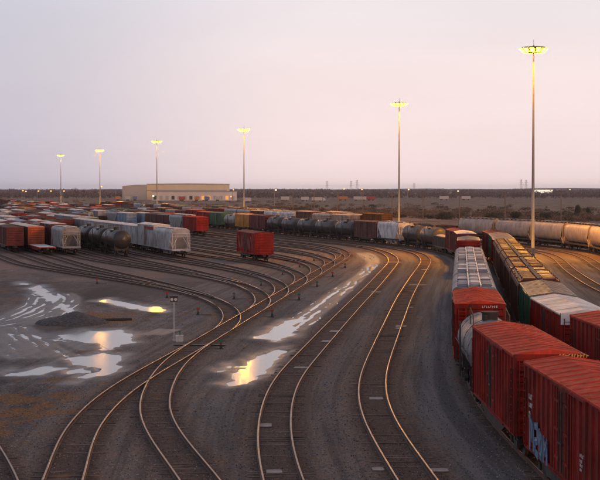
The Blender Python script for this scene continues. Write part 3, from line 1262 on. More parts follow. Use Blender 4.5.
def hopper(loc, rz, body='grey', L=17.2, W=3.1, lod=1, roofstyle='trough', panels=None, shape='flat', top=4.45):
    root = empty('covered_hopper_car', loc, rz)
    B = P[body]
    if shape == 'round':
        ob('body', cached(('hopround', L, W, top), m_hop_round(L, W, top)), B, root)
        rt = top
        rw = W * .30
    else:
        ob('body', cached(('hopbody', L, W, top), m_hop_body(L, W, top - .55, top)), B, root)
        rt = top
    for s in (-1, 1):
        ob('end_frame', cached(('hopframe', L, W, top), m_hop_frame(L, W, top)), B, root, (0, 0, 0), 0 if s > 0 else math.pi)
    ob('side_sill', cached(('hopsill', L, W), m_hop_sill(L, W)), UNDER if lod else B, root)
    for k in (-1, 0, 1):
        ob('hopper_bay', cached(('hopbay', W), m_hop_bay(W)), B if shape != 'round' else UNDER, root, (0, k * (L / 2 - 4.9), 0))
    if roofstyle == 'trough':
        n = 6 if lod == 0 else 4
        for k in range(n):
            y = -L / 2 + 1.4 + (L - 2.8) * (k + .5) / n
            ob('roof_hatch', cached(('hatch', L, n), m_hatch(.62, (L - 2.8) / n * .82, .14)), B, root, (0, y, rt - .01))
        ob('roof_walkway', cached(('walk', L, rt), m_walk(L, .78, rt + .1)), P['galv'] if lod == 0 else GRATE, root)
    elif roofstyle == 'panels':
        rnd_ = random.Random(panels[1])
        n = 7
        for k in range(n):
            y = -L / 2 + .75 + (L - 1.5) * (k + .5) / n
            mm = panels[0][(k + panels[1]) % len(panels[0])]
            for s in (-1, 1):
                ob('roof_panel', cached(('rpanel', L), m_hatch(.66, (L - 1.5) / n * .94, .07)), P[mm], root, (s * .80, y, rt - .02))
            ob('roof_hatch', cached(('rhatch', L), m_hatch(.6, (L - 1.5) / n * .8, .2)), P['white'] if k % 2 else B, root, (0, y, rt - .01))
        ob('roof_walkway', cached(('walk2', L, rt), lambda mb: [mb.box(s * .4 - .05, s * .4 + .05, -L / 2 + .4, L / 2 - .4, rt + .02, rt + .12) for s in (-1, 1)]), P['galv'], root)
    elif roofstyle == 'grid':
        rnd_ = random.Random(panels[1])
        n = 6
        for k in range(n):
            y = -L / 2 + .7 + (L - 1.4) * (k + .5) / n
            for s in (-1, 1):
                mm = rnd_.choice(panels[0])
                ob('roof_panel', cached(('gpanel', L), m_hatch(1.0, (L - 1.4) / n * .9, .14)), P[mm], root, (s * .72, y, rt - .05))
                m2 = rnd_.choice(panels[0])
                ob('eave_panel', cached(('epanel', L), m_hatch(.22, (L - 1.4) / n * .8, .12)), P[m2], root, (s * (W / 2 - .16), y, rt - .22))
        ob('roof_walkway', cached(('walk3', L, rt), lambda mb: mb.box(-.16, .16, -L / 2 + .2, L / 2 - .2, rt + .06, rt + .12)), UNDER, root)
    trucks(root, L, 2.0, lod)
    couplers(root, L)
    return root


def m_tank(L, R, zc):
    def f(mb):
        n = 28
        ys = [(-L / 2, .02), (-L / 2 + .06, .42), (-L / 2 + .2, .72), (-L / 2 + .42, .92), (-L / 2 + .7, 1.0), (L / 2 - .7, 1.0), (L / 2 - .42, .92), (L / 2 - .2, .72), (L / 2 - .06, .42), (L / 2, .02)]
        mb.loft([[(math.cos(2 * math.pi * k / n) * R * r, y, zc + math.sin(2 * math.pi * k / n) * R * r) for k in range(n)] for y, r in ys])
    return f


def m_tank_bands(L, R, zc):
    def f(mb):
        n = 24
        for y in (0.0,):
            rings = [[(math.cos(2 * math.pi * k / n) * r, yy, zc + math.sin(2 * math.pi * k / n) * r) for k in range(n)] for yy, r in ((y - .05, R), (y - .05, R + .025), (y + .05, R + .025), (y + .05, R))]
            mb.loft(rings, smooth=False, caps=False)
    return f


def m_tank_dome(mb):
    mb.cyl((0, 0, -.1), (0, 0, .32), .42, n=16)
    mb.cyl((0, 0, .32), (0, 0, .40), .48, n=16)
    mb.cyl((.3, .75, -.1), (.3, .75, .3), .14, n=8)
    mb.cyl((-.3, -.7, -.1), (-.3, -.7, .25), .12, n=8)


def m_tank_platform(R):
    def f(mb):
        for s in (-1, 1):
            mb.box(s * .85 - .28, s * .85 + .28, -1.3, 1.3, .0, .04)
            for y in (-1.25, 0, 1.25):
                mb.box(s * 1.1 - .02, s * 1.1 + .02, y - .02, y + .02, 0, .85)
                mb.bar((s * .9, y, 0), (s * .75, y, -.45), .05)
            for z in (.42, .83):
                mb.box(s * 1.1 - .018, s * 1.1 + .018, -1.25, 1.25, z, z + .035)
        for q in (-1, 1):
            mb.box(-1.1, 1.1, q * 1.25 - .018, q * 1.25 + .018, .83, .865)
    return f


def m_tank_frame(L):
    def f(mb):
        mb.box(-.32, .32, -L / 2 - .75, L / 2 + .75, .72, 1.08)
        for q in (-1, 1):
            y = q * (L / 2 - 1.0)
            mb.ext([(-1.15, .95), (1.15, .95), (1.2, 1.95), (.8, 1.55), (0, 1.35), (-.8, 1.55), (-1.2, 1.95)], y - .3, y + .3)
            mb.box(-1.35, 1.35, q * (L / 2 + .7) - .08, q * (L / 2 + .7) + .08, .85, 1.15)
            for s in (-1, 1):
                mb.box(s * 1.3 - .2, s * 1.3 + .2, min(q * (L / 2 - .5), q * (L / 2 + .7)), max(q * (L / 2 - .5), q * (L / 2 + .7)), 1.0, 1.06)
                mb.box(s * 1.42 - .02, s * 1.42 + .02, q * (L / 2 + .66) - .02, q * (L / 2 + .66) + .02, 1.0, 2.1)
            mb.box(-1.42, 1.42, q * (L / 2 + .66) - .02, q * (L / 2 + .66) + .02, 2.06, 2.1)
    return f


def m_tank_rail(L, R, zc):
    def f(mb):
        for s in (-1, 1):
            mb.cyl((s * (R + .1), -L / 2 + .6, zc - .05), (s * (R + .1), L / 2 - .6, zc - .05), .022, n=5)
            for k in range(5):
                y = -L / 2 + .9 + (L - 1.8) * k / 4
                mb.bar((s * R * .98, y, zc - .05), (s * (R + .1), y, zc - .05), .03)
    return f


def tank(loc, rz, body='black', L=12.4, R=1.42, lod=1, zc=2.62, band=None, platform=True):
    root = empty('tank_car', loc, rz)
    B = P[body]
    ob('tank_shell', cached(('tank', L, R, zc), m_tank(L, R, zc)), B, root)
    for q in (-.32, 0, .32):
        ob('tank_band', cached(('tankband', L, R, zc), m_tank_bands(L, R, zc)), P[band] if band else B, root, (0, q * L, 0))
    ob('manway_dome', cached(('dome',), m_tank_dome), B if lod else UNDER, root, (0, 0, zc + R))
    if platform:
        ob('platform', cached(('tplat', R), m_tank_platform(R)), GRATE, root, (0, 0, zc + R * .92))
    else:
        for s in (-1, 1):
            ob('grab_rail', cached(('tgrab', R), lambda mb: (mb.bar((0, -1.2, .35), (0, 1.4, .62), .05), mb.bar((0, -1.2, -.3), (0, -1.2, .35), .05), mb.bar((0, 1.4, -.3), (0, 1.4, .62), .05))), P['bronze'], root, (s * .95, 0, zc + R * .92))
    ob('underframe', cached(('tframe', L), m_tank_frame(L)), UNDER, root)
    ob('hand_rail', cached(('trail', L, R, zc), m_tank_rail(L, R, zc)), GRATE, root)
    for s in (-1, 1):
        ob('ladder', cached(('tladder',), m_ladder(2.9, .45, 9)), GRATE, root, (s * (R + .16), 0, 1.0))
    trucks(root, L + 1.5, 2.1, lod)
    couplers(root, L + 1.5)
    return root


def m_gon_body(L, W, z1):
    def f(mb):
        mb.box(-W / 2 + .1, W / 2 - .1, -L / 2, L / 2, 1.02, 1.14)
        for s in (-1, 1):
            a, b = sorted((s * (W / 2 - .14), s * (W / 2 - .08)))
            mb.box(a, b, -L / 2, L / 2, 1.02, z1)
            a, b = sorted((s * (W / 2 - .16), s * (W / 2 + .02)))
            mb.box(a, b, -L / 2, L / 2, z1, z1 + .12)
            mb.box(a, b, -L / 2, L / 2, .95, 1.15)
        for q in (-1, 1):
            y = q * (L / 2 - .04)
            mb.box(-W / 2 + .08, W / 2 - .08, y - .04, y + .04, 1.14, z1)
            mb.box(-W / 2 + .02, W / 2 - .02, y - .09, y + .09, z1 + .005, z1 + .115)
        m_gon_ribs(L, W, z1, 14)(mb)
    return f


def m_gon_ribs(L, W, z1, n):
    def f(mb):
        for s in (-1, 1):
            for k in range(n):
                y = -L / 2 + .15 + (L - .3) * k / (n - 1)
                mb.ext([(s * (W / 2 - .08), y - .13), (s * (W / 2 + .03), y - .08), (s * (W / 2 + .03), y + .08), (s * (W / 2 - .08), y + .13)], 1.15, z1, 'z')
    return f


def gondola(loc, rz, body='maroon', L=15.8, W=2.98, z1=2.75, lod=1, load=None):
    root = empty('gondola_car', loc, rz)
    ob('body', cached(('gon', L, W, z1), m_gon_body(L, W, z1)), P[body], root)
    ob('underframe', cached(('under', L, W), m_underframe(L, W)), UNDER, root)
    trucks(root, L, 2.2, lod)
    couplers(root, L)
    if load:
        def heap(mb):
            r = random.Random(4)
            nx_, ny_ = 7, 24
            vs = []
            for j in range(ny_):
                for i in range(nx_):
                    x = (i / (nx_ - 1) - .5) * (W - .3)
                    y = (j / (ny_ - 1) - .5) * (L - .3)
                    h = (1 - (2 * x / W) ** 2) * .5 + .12 * math.sin(y * 1.3) + r.uniform(-.12, .12)
                    vs.append((x, y, z1 - .35 + h))
            mb.add(vs, [(j * nx_ + i, j * nx_ + i + 1, (j + 1) * nx_ + i + 1, (j + 1) * nx_ + i) for j in range(ny_ - 1) for i in range(nx_ - 1)])
        ob('load', cached(('heap', L, W, z1), heap), P[load], root)
    return root


def m_flat(L, W):
    def f(mb):
        mb.box(-W / 2, W / 2, -L / 2, L / 2, 1.0, 1.16)
        for s in (-1, 1):
            pr = [(-L / 2, 1.0), (L / 2, 1.0), (L / 2, .82), (L / 2 - 2.5, .8), (L * .25, .55), (-L * .25, .55), (-L / 2 + 2.5, .8), (-L / 2, .82)]
            mb.ext(pr, s * (W / 2 - .2) - .06, s * (W / 2 - .2) + .06, 'x')
            for k in range(10):
                y = -L / 2 + .5 + (L - 1) * k / 9
                mb.box(s * (W / 2 + .03) - .04, s * (W / 2 + .03) + .04, y - .09, y + .09, .84, 1.05)
    return f


def flatcar(loc, rz, body='red', deck='white', L=15.0, W=2.9, lod=1):
    root = empty('flat_car', loc, rz)
    ob('frame', cached(('flat', L, W), m_flat(L, W)), P[body], root)

    def dk(mb):
        n = 26
        for k in range(n):
            y = -L / 2 + .1 + (L - .2) * k / n
            mb.box(-W / 2 + .06, W / 2 - .06, y + .012, y + (L - .2) / n - .012, 1.16, 1.215)
    ob('deck', cached(('deck', L, W), dk), P[deck], root)
    trucks(root, L, 2.2, lod)
    couplers(root, L)
    return root


MK = {'box': (boxcar, 'boxcar'), 'hop': (hopper, 'covered hopper'), 'tank': (tank, 'tank car'), 'gon': (gondola, 'gondola'), 'flat': (flatcar, 'flat car')}
DEF_L = {'box': 15.4, 'hop': 17.2, 'tank': 12.4, 'gon': 15.8, 'flat': 15.0}


def car_on(track, s_near, kind, label, group, **kw):
    """place one car with its near end at arc length s_near; returns the arc length of its far end"""
    L = kw.get('L', DEF_L[kind])
    full = L + (1.5 if kind == 'tank' else 0)
    a = track.at_s(s_near + full * .15)
    b = track.at_s(s_near + full * .85)
    cx, cy = (a[0] + b[0]) / 2, (a[1] + b[1]) / 2
    rz = -math.atan2(b[0] - a[0], b[1] - a[1])
    o = MK[kind][0]((cx, cy, RT), rz, **kw)
    tag(o, label, 'tank car' if kind == 'tank' else {'box': 'boxcar', 'hop': 'hopper car', 'gon': 'gondola', 'flat': 'flat car'}[kind], group)
    return s_near + full + .95, o


def row(track, y_start, cars, group, lod=None):
    s = track.s_of(y_start)
    out = []
    for c in cars:
        kind, label, kw = c
        if kind == 'gap':
            s += label
            continue
        kw = dict(kw)
        yy = track.at_s(s)[1]
        kw.setdefault('lod', lod if lod is not None else (0 if yy < 135 else 1))
        s, o = car_on(track, s, kind, label, group, **kw)
        out.append(o)
    return out

# ------------------------------------------------------------------ the trains
ORD = ['first', 'second', 'third', 'fourth', 'fifth', 'sixth', 'seventh', 'eighth', 'ninth', 'tenth', 'eleventh', 'twelfth', 'thirteenth', 'fourteenth', 'fifteenth', 'sixteenth',
       'seventeenth', 'eighteenth', 'nineteenth', 'twentieth'] + ['twenty-' + w for w in ('first', 'second', 'third', 'fourth', 'fifth', 'sixth', 'seventh', 'eighth', 'ninth')] + \
      ['thirtieth'] + ['thirty-' + w for w in ('first', 'second', 'third', 'fourth', 'fifth', 'sixth', 'seventh', 'eighth', 'ninth')] + ['fortieth'] + ['forty-' + w for w in ('first', 'second', 'third', 'fourth', 'fifth')]
G_A = 'cars of the long train that curves through the yard'
train = row(T['train_a'], 50.3, [
    ('box', 'nearest red boxcar at the right edge, blue graffiti on its ribbed side', dict(body='red', marks=11)),
    ('gap', 1.6, {}),
    ('box', 'ribbed red boxcar just behind the boxcar with blue graffiti', dict(body='red', L=14.6, marks=0)),
    ('tank', 'grey tank car half hidden behind the two nearest red boxcars', dict(body='roofgrey', L=12.0, platform=False)),
    ('box', 'red boxcar with plain red roof between grey tank car and silver hoppers', dict(body='red', L=13.4, lod=0)),
    ('hop', 'nearest of the four silver covered hoppers in single file', dict(body='silver', L=18.4, roofstyle='panels', panels=(['steelblue', 'silver', 'silver', 'steelblue', 'white', 'silver', 'silver'], 0), lod=0)),
    ('hop', 'second of the four silver covered hoppers in single file', dict(body='silver', L=18.4, roofstyle='panels', panels=(['silver', 'steelblue', 'steelblue', 'white', 'silver', 'silver', 'white'], 1), lod=0)),
    ('hop', 'third of the four silver covered hoppers in single file', dict(body='silver', L=18.4, roofstyle='panels', panels=(['silver', 'white', 'silver', 'steelblue', 'steelblue', 'silver', 'silver'], 2), lod=0)),
    ('hop', 'farthest of the four silver covered hoppers in single file', dict(body='silver', L=18.4, roofstyle='panels', panels=(['silver', 'white', 'steelblue', 'silver'], 3), lod=0)),
    ('flat', 'low flat car hidden beyond the farthest silver hopper', dict(body='brown', deck='brown')),
    ('gap', 14.0, {}),
    ('box', 'red boxcar with pale peach roof beyond the silver hoppers', dict(body='bright_red', roof='tan', lod=0)),
    ('gon', 'dark gondola on the bend behind the peach-roofed boxcar', dict(body='charcoal')),
    ('box', 'maroon boxcar with pale roof at the start of the bend', dict(body='maroon', roof='white')),
    ('box', 'dark maroon boxcar on the bend beside the bulkhead gondola', dict(body='maroon')),
    ('gon', 'dark gondola between maroon boxcar and black tank car on the bend', dict(body='charcoal', load='tan', L=13.0)),
    ('tank', 'right-hand of two dark tank cars on the bend below the second mast', dict(body='charcoal', L=12.2, R=1.5)),
    ('tank', 'left-hand of two dark tank cars on the bend below the second mast', dict(body='charcoal', L=12.2, R=1.5)),
    ('hop', 'white covered hopper at the foot of the second light mast', dict(body='white', L=15.5)),
    ('box', 'rusty brown boxcar between white hopper and five tank cars', dict(body='brown', L=14)),
] + [('tank', '%s tank car from the right in the string of five' % ORD[k], dict(body='charcoal', L=11.6, R=1.5, band='black')) for k in range(5)] + [
    ('box', 'maroon boxcar between the five tank cars and the yellow boxcar', dict(body='maroon')),
    ('box', 'yellow boxcar in the curving train below the third mast', dict(body='yellow')),
    ('tank', 'lone grey tank car left of the yellow boxcar', dict(body='grey')),
    ('box', 'green boxcar left of the lone grey tank car', dict(body='green')),
    ('box', 'red boxcar with orange-lit roof left of the green boxcar', dict(body='bright_red', roof='orange')),  # orange lamp light put into the roof colour
], G_A)
NAMES = {'red': 'red', 'bright_red': 'bright red', 'maroon': 'maroon', 'brown': 'brown', 'orange': 'orange', 'yellow': 'yellow', 'green': 'green', 'silver': 'silver', 'grey': 'grey', 'white': 'white', 'black': 'black',
         'charcoal': 'dark grey', 'tan': 'tan', 'blue': 'pale blue', 'darkblue': 'dark blue', 'galv': 'grey', 'bronze': 'bronze', 'steelblue': 'blue-grey', 'pale': 'pale silver'}
TYPES = {'box': 'boxcar', 'hop': 'covered hopper', 'tank': 'tank car', 'gon': 'gondola', 'flat': 'flat car'}


def auto(spec, head, first=1, rnd_=random.Random(21)):
    """'b:maroon/white' -> boxcar, maroon with white roof; labels count along the row"""
    out = []
    for k, s in enumerate(spec.split()):
        kd, col = s.split(':')
        kind = {'b': 'box', 'h': 'hop', 't': 'tank', 'g': 'gon', 'f': 'flat'}[kd]
        c = col.split('/')
        kw = dict(body=c[0])
        nm = NAMES[c[0]] + ' ' + TYPES[kind]
        if kind == 'box' and len(c) > 1:
            kw['roof'] = c[1]
            nm += ' with ' + NAMES[c[1]] + ' roof'
        elif kind == 'box' and c[0] in ('maroon', 'brown', 'red'):
            kw['roof'] = rnd_.choice(['roofgrey', 'roofdark', 'roofdark', c[0]])
        if kind == 'flat':
            kw['deck'] = c[1] if len(c) > 1 else 'brown'
        if kind == 'box' and rnd_.random() < .25:
            kw['tall'] = .45
        out.append((kind, '%s, %s car %s' % (nm, ORD[k + first], head), kw))
    return out


def rand_row(n, seed):
    r = random.Random(seed)
    pal = ['b:maroon'] * 6 + ['b:brown'] * 6 + ['b:red'] * 1 + ['b:brown/galv', 'b:maroon/galv', 'b:red/white', 'b:white', 'b:yellow', 'b:bright_red', 'b:brown/white', 'b:blue/white', 'b:green', 'b:grey/white',
           'h:grey', 'h:grey', 'h:white', 'h:tan', 'h:blue', 't:black', 't:black', 't:charcoal', 'g:maroon', 'g:charcoal', 'g:brown', 'b:orange', 'b:maroon/tan', 'b:brown/tan']
    return ' '.join(r.choice(pal) for _ in range(n))


sT = T['train_a'].s_of(train[-1].location.y + 8.6)
row(T['train_a'], T['train_a'].at_s(sT)[1], auto('b:red/orange b:maroon b:tan b:brown/tan b:maroon h:white b:red t:black t:black b:maroon ' + rand_row(26, 3), 'left of the yellow boxcar', 3), G_A)

G_B = 'cars of the train on the far right'
train2 = row(T['train_b'], 73.2, [
    ('box', 'red ribbed boxcar cut by the right edge, roof below the white-roofed car', dict(body='red', lod=0, tall=.1)),
    ('gap', 1.2, {}),
    ('box', 'red boxcar with whitish roof and white lettering on its end', dict(body='red', roof='white', fascia='white', L=13.6, lod=0)),
    ('gap', .6, {}),
    ('box', 'green boxcar with dull grey roof behind the white-roofed red car', dict(body='green', roof='roofgrey', end='green', L=14.8, lod=0)),
] + [('hop', '%s brown hopper with hatched roof in the right-hand train' % ORD[k], dict(body='brown', L=19.3, roofstyle='grid', panels=(['brown', 'maroon', 'bronze', 'brown', 'charcoal', 'bronze', 'maroon'], k), lod=0)) for k in range(5)] + [
    ('box', 'orange-red boxcar with peach roof at the far end of the brown hoppers', dict(body='bright_red', roof='tan', lod=0)),
    ('box', 'green boxcar beyond the peach-roofed orange-red boxcar', dict(body='green', roof='tan')),
    ('box', 'dark maroon boxcar last in the right-hand train', dict(body='maroon')),
], G_B)

row(T['hopper_road'], 255, [('hop', '%s tan round-sided hopper from the right edge behind the first mast' % ORD[k], dict(body='tan', L=18.8, W=3.2, shape='round', top=4.75)) for k in range(6)] +
    auto('g:brown g:charcoal g:brown b:bronze/bronze b:brown/tan b:tan b:tan b:maroon b:tan/tan b:brown/tan h:white h:tan b:maroon b:red/tan', 'left along the tan hopper train', 6), 'cars of the tan hopper train')
row(T['siding_b'], 430, auto('b:tan h:tan b:brown/tan h:white h:white b:maroon/tan h:tan h:grey b:red b:brown h:grey h:tan b:maroon', 'of the row behind the five tank cars', 0), 'cars behind the five tank cars')
row(T['back_road'], 520, auto(rand_row(24, 9), 'of the backmost row before the field', 0), 'cars of the backmost row')

# left classification yard, one row per body track
Gr = 'cars in the classification yard rows on the left'
row(BODY[-45.0], 297, auto('b:maroon b:maroon/galv b:brown', 'of the row at the left edge', 0), Gr)
row(BODY[-40.8], 286, [('flat', 'low flat car with pale deck in front of the orange-ended boxcar', dict(body='red', deck='white', lod=0)),
                       ('box', 'brown boxcar with bright orange ribbed end behind the pale flat car', dict(body='brown', end='orange', roof='galv', lod=0))] +
    auto('b:brown/galv b:maroon b:brown/white', 'in the row behind the pale flat car', 2), Gr)
row(BODY[-36.6], 287, [('hop', 'grey covered hopper with open end frame left of the black tank cars', dict(body='grey', L=15.5, lod=0))] +
    auto('b:maroon/white b:brown b:maroon b:blue/blue b:brown/white b:grey/white b:yellow', 'behind the grey covered hopper', 1), Gr)
row(BODY[-32.9], 352, auto('b:red/white b:maroon h:blue b:blue/white b:brown b:grey', 'between grey hopper and tank rows', 0), Gr)
row(BODY[-29.3], 279, [('tank', '%s black tank car from the front left of the silver boxcars' % ORD[k], dict(body='black', L=12.6, R=1.55, lod=0 if k == 0 else 1)) for k in range(3)] +
    auto('g:maroon g:brown b:maroon b:brown b:maroon/tan b:green/green b:red b:maroon b:brown', 'in the row behind the black tank cars', 3), Gr)
row(BODY[-25.0], 372, auto('b:maroon b:red b:brown b:maroon b:yellow b:maroon b:brown b:white b:grey/white', 'of the row left of the silver boxcars', 0), Gr)
row(BODY[-20.6], 275, [('hop', 'silver covered hopper with V-braced end in front of the silver boxcars', dict(body='pale', L=15.5, lod=0)),
                       ('box', 'first silver boxcar with white roof and red band', dict(body='pale', roof='white', door='tan', tall=.5, lod=0))] +
    auto('b:pale/white b:grey/white b:pale/white b:pale/white b:grey/white b:silver/white b:blue/white b:silver/white b:grey/white b:silver/white b:maroon b:brown b:maroon b:red', 'in the silver boxcar row', 2), Gr)
row(BODY[-16.0], 395, auto('b:green/galv b:maroon b:grey/galv b:brown b:maroon h:grey b:red b:maroon b:brown/galv b:white b:maroon b:brown', 'of the row right of the silver boxcars', 0), Gr)
row(BODY[-10.6], 257.5, [('box', 'lone red boxcar standing by itself at the middle of the yard', dict(body='bright_red', door='maroon', roof='maroon', L=14.6, lod=0))], Gr)
row(BODY[-10.6], 452, auto('g:charcoal b:brown b:maroon b:blue b:brown b:maroon b:red b:yellow b:maroon b:maroon b:white b:brown', 'of the row in line behind the lone boxcar', 0), Gr)
row(BODY[-6.2], 470, auto('h:blue ' + rand_row(12, 31), 'of the row headed by a pale blue hopper', 0), Gr)
row(BODY[-1.9], 492, auto('h:grey b:blue/white ' + rand_row(12, 32), 'of the row headed by a grey hopper', 0), Gr)
row(BODY[2.4], 545, auto('b:white ' + rand_row(12, 33), 'of the row headed by a white boxcar', 0), Gr)
row(BODY[6.7], 470, auto('b:blue/white h:grey ' + rand_row(18, 34), 'of the row headed by a blue boxcar', 0), Gr)
row(BODY[11.1], 402, [('box', 'bright red boxcar heading the row left of the yellow boxcar', dict(body='bright_red', lod=0))] + auto('h:grey b:maroon b:brown b:blue/galv b:brown b:maroon h:grey h:tan ' + rand_row(17, 35), 'behind the bright red lead boxcar', 1), Gr)
row(BODY[15.5], 436, auto('b:white/white b:bright_red b:maroon b:brown/tan b:maroon b:white ' + rand_row(20, 36), 'of the white-headed row', 0), Gr)
row(T['ladder'], 530, auto('b:red/orange b:tan/tan b:brown/tan h:white ' + rand_row(19, 37), 'of the orange-roof-headed row', 0), Gr)

# lettering and graffiti on the near cars
ENDM = cached(('endmarks',), m_marks([(8, .16), (6, .2)], 5))
c2 = train2[1]
for (z, x, rows_) in ((3.55, -.95, [(7, .13), (5, .16)]), (2.5, -.2, [(2, .4)]), (1.95, -.9, [(9, .1), (8, .1), (9, .1), (6, .1)])):
    mk = ob('stencil_marks', cached(('em', z), m_marks(rows_, int(z * 10))), MARK, c2, (x + .1, -13.6 / 2 - .098, z), -math.pi / 2)
ob('stencil_marks', cached(('em', 'f'), m_marks([(9, .15)], 3)), UNDER, c2, (-.3, -13.6 / 2 - .135, 4.0), -math.pi / 2)
ob('stencil_marks', cached(('em', 'b'), m_marks([(5, .13)], 8)), MARKY, train[1], (.35, -14.6 / 2 - .135, 4.2), -math.pi / 2)
ob('stencil_marks', cached(('em', 'b2'), m_marks([(5, .13)], 9)), MARKY, train[1], (.95, -14.6 / 2 - .135, 4.2), -math.pi / 2)
ob('stencil_marks', cached(('em', 'd'), m_marks([(8, .12)], 12)), MARK, train[3], (.1, -13.4 / 2 - .12, 4.1), -math.pi / 2)
# red band and markings on the silver boxcar
sb = [o for o in bpy.data.objects if o.get('label', '').startswith('first silver boxcar')][0]
ob('colour_band', cached(('band',), lambda mb: [mb.box(s * 1.468 - .008, s * 1.468 + .008, -7.6, 1.0, 3.95, 4.45) for s in (-1, 1)]), P['bright_red'], sb)
# the orange door and marks of the first grey hopper
GB = plain('graffiti_blue', (.11, .21, .35), .5, .35, 1.5)
GW = plain('graffiti_pale', (.30, .36, .42), .5, .3, 1.5)


def graffito(mb, blobs):
    for (y, z, pts) in blobs:
        n = len(pts)
        mb.ext([(y + p[0], z + p[1]) for p in pts], -.004, .004, 'x')


tA = train[0]
blob = lambda r, sx, sz, sd: [(math.cos(t) * sx * (1 + .25 * math.sin(3 * t + sd)), math.sin(t) * sz * (1 + .22 * math.sin(4 * t + sd * 2))) for t in [2 * math.pi * k / 22 for k in range(22)]]


def stroke(mb, pts, w, dx):
    for a, b in zip(pts[:-1], pts[1:]):
        d = Vector((b[0] - a[0], b[1] - a[1]))
        d.normalize()
        n_ = Vector((-d.y, d.x)) * w
        a2, b2 = Vector(a) - d * w * .7, Vector(b) + d * w * .7
        mb.ext([tuple(a2 + n_ * .8), tuple(a2 - n_ * .8), tuple(b2 - n_), tuple(b2 + n_)], -dx, dx, 'x')


LETTERS = [[(6.35, 1.15), (6.3, 2.5), (5.95, 2.2), (5.85, 1.6), (5.6, 2.3), (5.55, 1.2)], [(5.25, 2.3), (4.75, 2.35), (4.7, 1.7), (5.2, 1.6), (5.25, 1.15), (4.7, 1.05)],
           [(4.35, 2.2), (4.3, 1.2), (3.9, 1.15), (3.85, 1.95), (4.3, 2.1)], [(3.5, 1.1), (3.45, 2.0), (3.1, 1.5), (2.85, 1.95), (2.8, 1.1)]]


def gr1(mb):
    for k, l in enumerate(LETTERS):
        stroke(mb, [(q[0], .25 + q[1] * .82) for q in l], .16, .003 + .0004 * k)


def gr2(mb):
    for k, l in enumerate(LETTERS):
        stroke(mb, [(q[0] + .05, .29 + q[1] * .82) for q in l[:4]], .035, .003 + .0004 * k)


g1 = ob('graffiti', cached(('gr1',), gr1), GB, tA, (-1.466, 0, 0))
ob('graffiti_highlight', cached(('gr2',), gr2), GW, g1, (-.007, 0, 0))

lone = [o for o in bpy.data.objects if o.get('label', '').startswith('lone red boxcar')][0]
SCR = [[(5.6, 3.6), (5.2, 1.7), (4.5, 3.5)], [(4.0, 1.8), (3.4, 3.6), (2.9, 1.7), (2.3, 3.5)], [(-1.6, 3.5), (-2.2, 1.7), (-2.8, 3.3), (-3.4, 1.6), (-4.1, 3.6)], [(-5.3, 1.9), (-5.2, 3.4)]]


def gr3(mb):
    for k, l in enumerate(SCR):
        stroke(mb, l, .11, .003 + .0004 * k)


ob('graffiti', cached(('gr3',), gr3), plain('graffiti_faded', (.33, .16, .13), .6, .4, 1.2), lone, (-1.468, 0, 0))
for o in list(bpy.data.objects):
    if o.name.startswith('stencil_marks'):
        o['kind'] = 'stuff'

# ------------------------------------------------------------------ high mast lights
SHAFT = plain('mast_steel', (.20, .21, .24), .55, .15, .4, .3)
LENS = plain('sodium_lens', (.9, .6, .2), .4, .05, 1, 0, (1.0, .37, .00024, 2800.0))
HOUS = plain('luminaire_housing', (.20, .19, .18), .5, .2)


def m_shaft(h):
    def f(mb):
        n = 14
        prof = [(0, .36), (.5, .36), (.5, .30), (h * .33, .245), (h * .66, .175), (h, .11)]
        mb.loft([[(math.cos(2 * math.pi * k / n) * r, math.sin(2 * math.pi * k / n) * r, z) for k in range(n)] for z, r in prof])
        mb.box(-.33, .33, -.46, -.26, .6, 1.5)
    return f


def m_ring(mb):
    n = 24
    for k in range(n):
        a, b = 2 * math.pi * k / n, 2 * math.pi * (k + 1) / n
        mb.cyl((math.cos(a) * .95, math.sin(a) * .95, 0), (math.cos(b) * .95, math.sin(b) * .95, 0), .06, n=6)
    for k in range(6):
        a = 2 * math.pi * k / 6
        mb.bar((0, 0, .25), (math.cos(a) * .95, math.sin(a) * .95, 0), .07)
    mb.cyl((0, 0, -.2), (0, 0, .75), .2, .12, n=10)
    mb.cyl((0, 0, .75), (0, 0, 1.7), .03, n=5)


def m_lum(mb):
    # housing, outward is +x, lens face tilted down and out
    mb.ext([(-.05, .10), (.35, .22), (.75, -.02), (.62, -.22), (.2, -.12)], -.32, .32, 'y') if False else None
    pr = [(-.02, .06), (.18, .34), (.66, .32), (.86, .14), (.46, -.30), (-.02, -.1)]
    mb.add([(p[0], -.3, p[1]) for p in pr] + [(p[0], .3, p[1]) for p in pr], [(k, (k + 1) % 6, 6 + (k + 1) % 6, 6 + k) for k in range(6)] + [(5, 4, 3, 2, 1, 0), (6, 7, 8, 9, 10, 11)])


def m_lens(mb):
    # tilted slab just proud of the lower outer face from (.80,-.02) to (.30,-.26)
    a, b = Vector((.86, .14)), Vector((.46, -.30))
    d = (b - a).normalized()
    nrm = Vector((-d.y, d.x))
    if nrm.y > 0:
        nrm = -nrm
    p = [a + nrm * .004, b + nrm * .004, b + nrm * .006, a + nrm * .05 + d * .01]
    mb.add([(q.x, -.28, q.y) for q in p] + [(q.x, .28, q.y) for q in p], [(0, 1, 5, 4), (1, 2, 6, 5), (2, 3, 7, 6), (3, 0, 4, 7), (3, 2, 1, 0), (4, 5, 6, 7)])


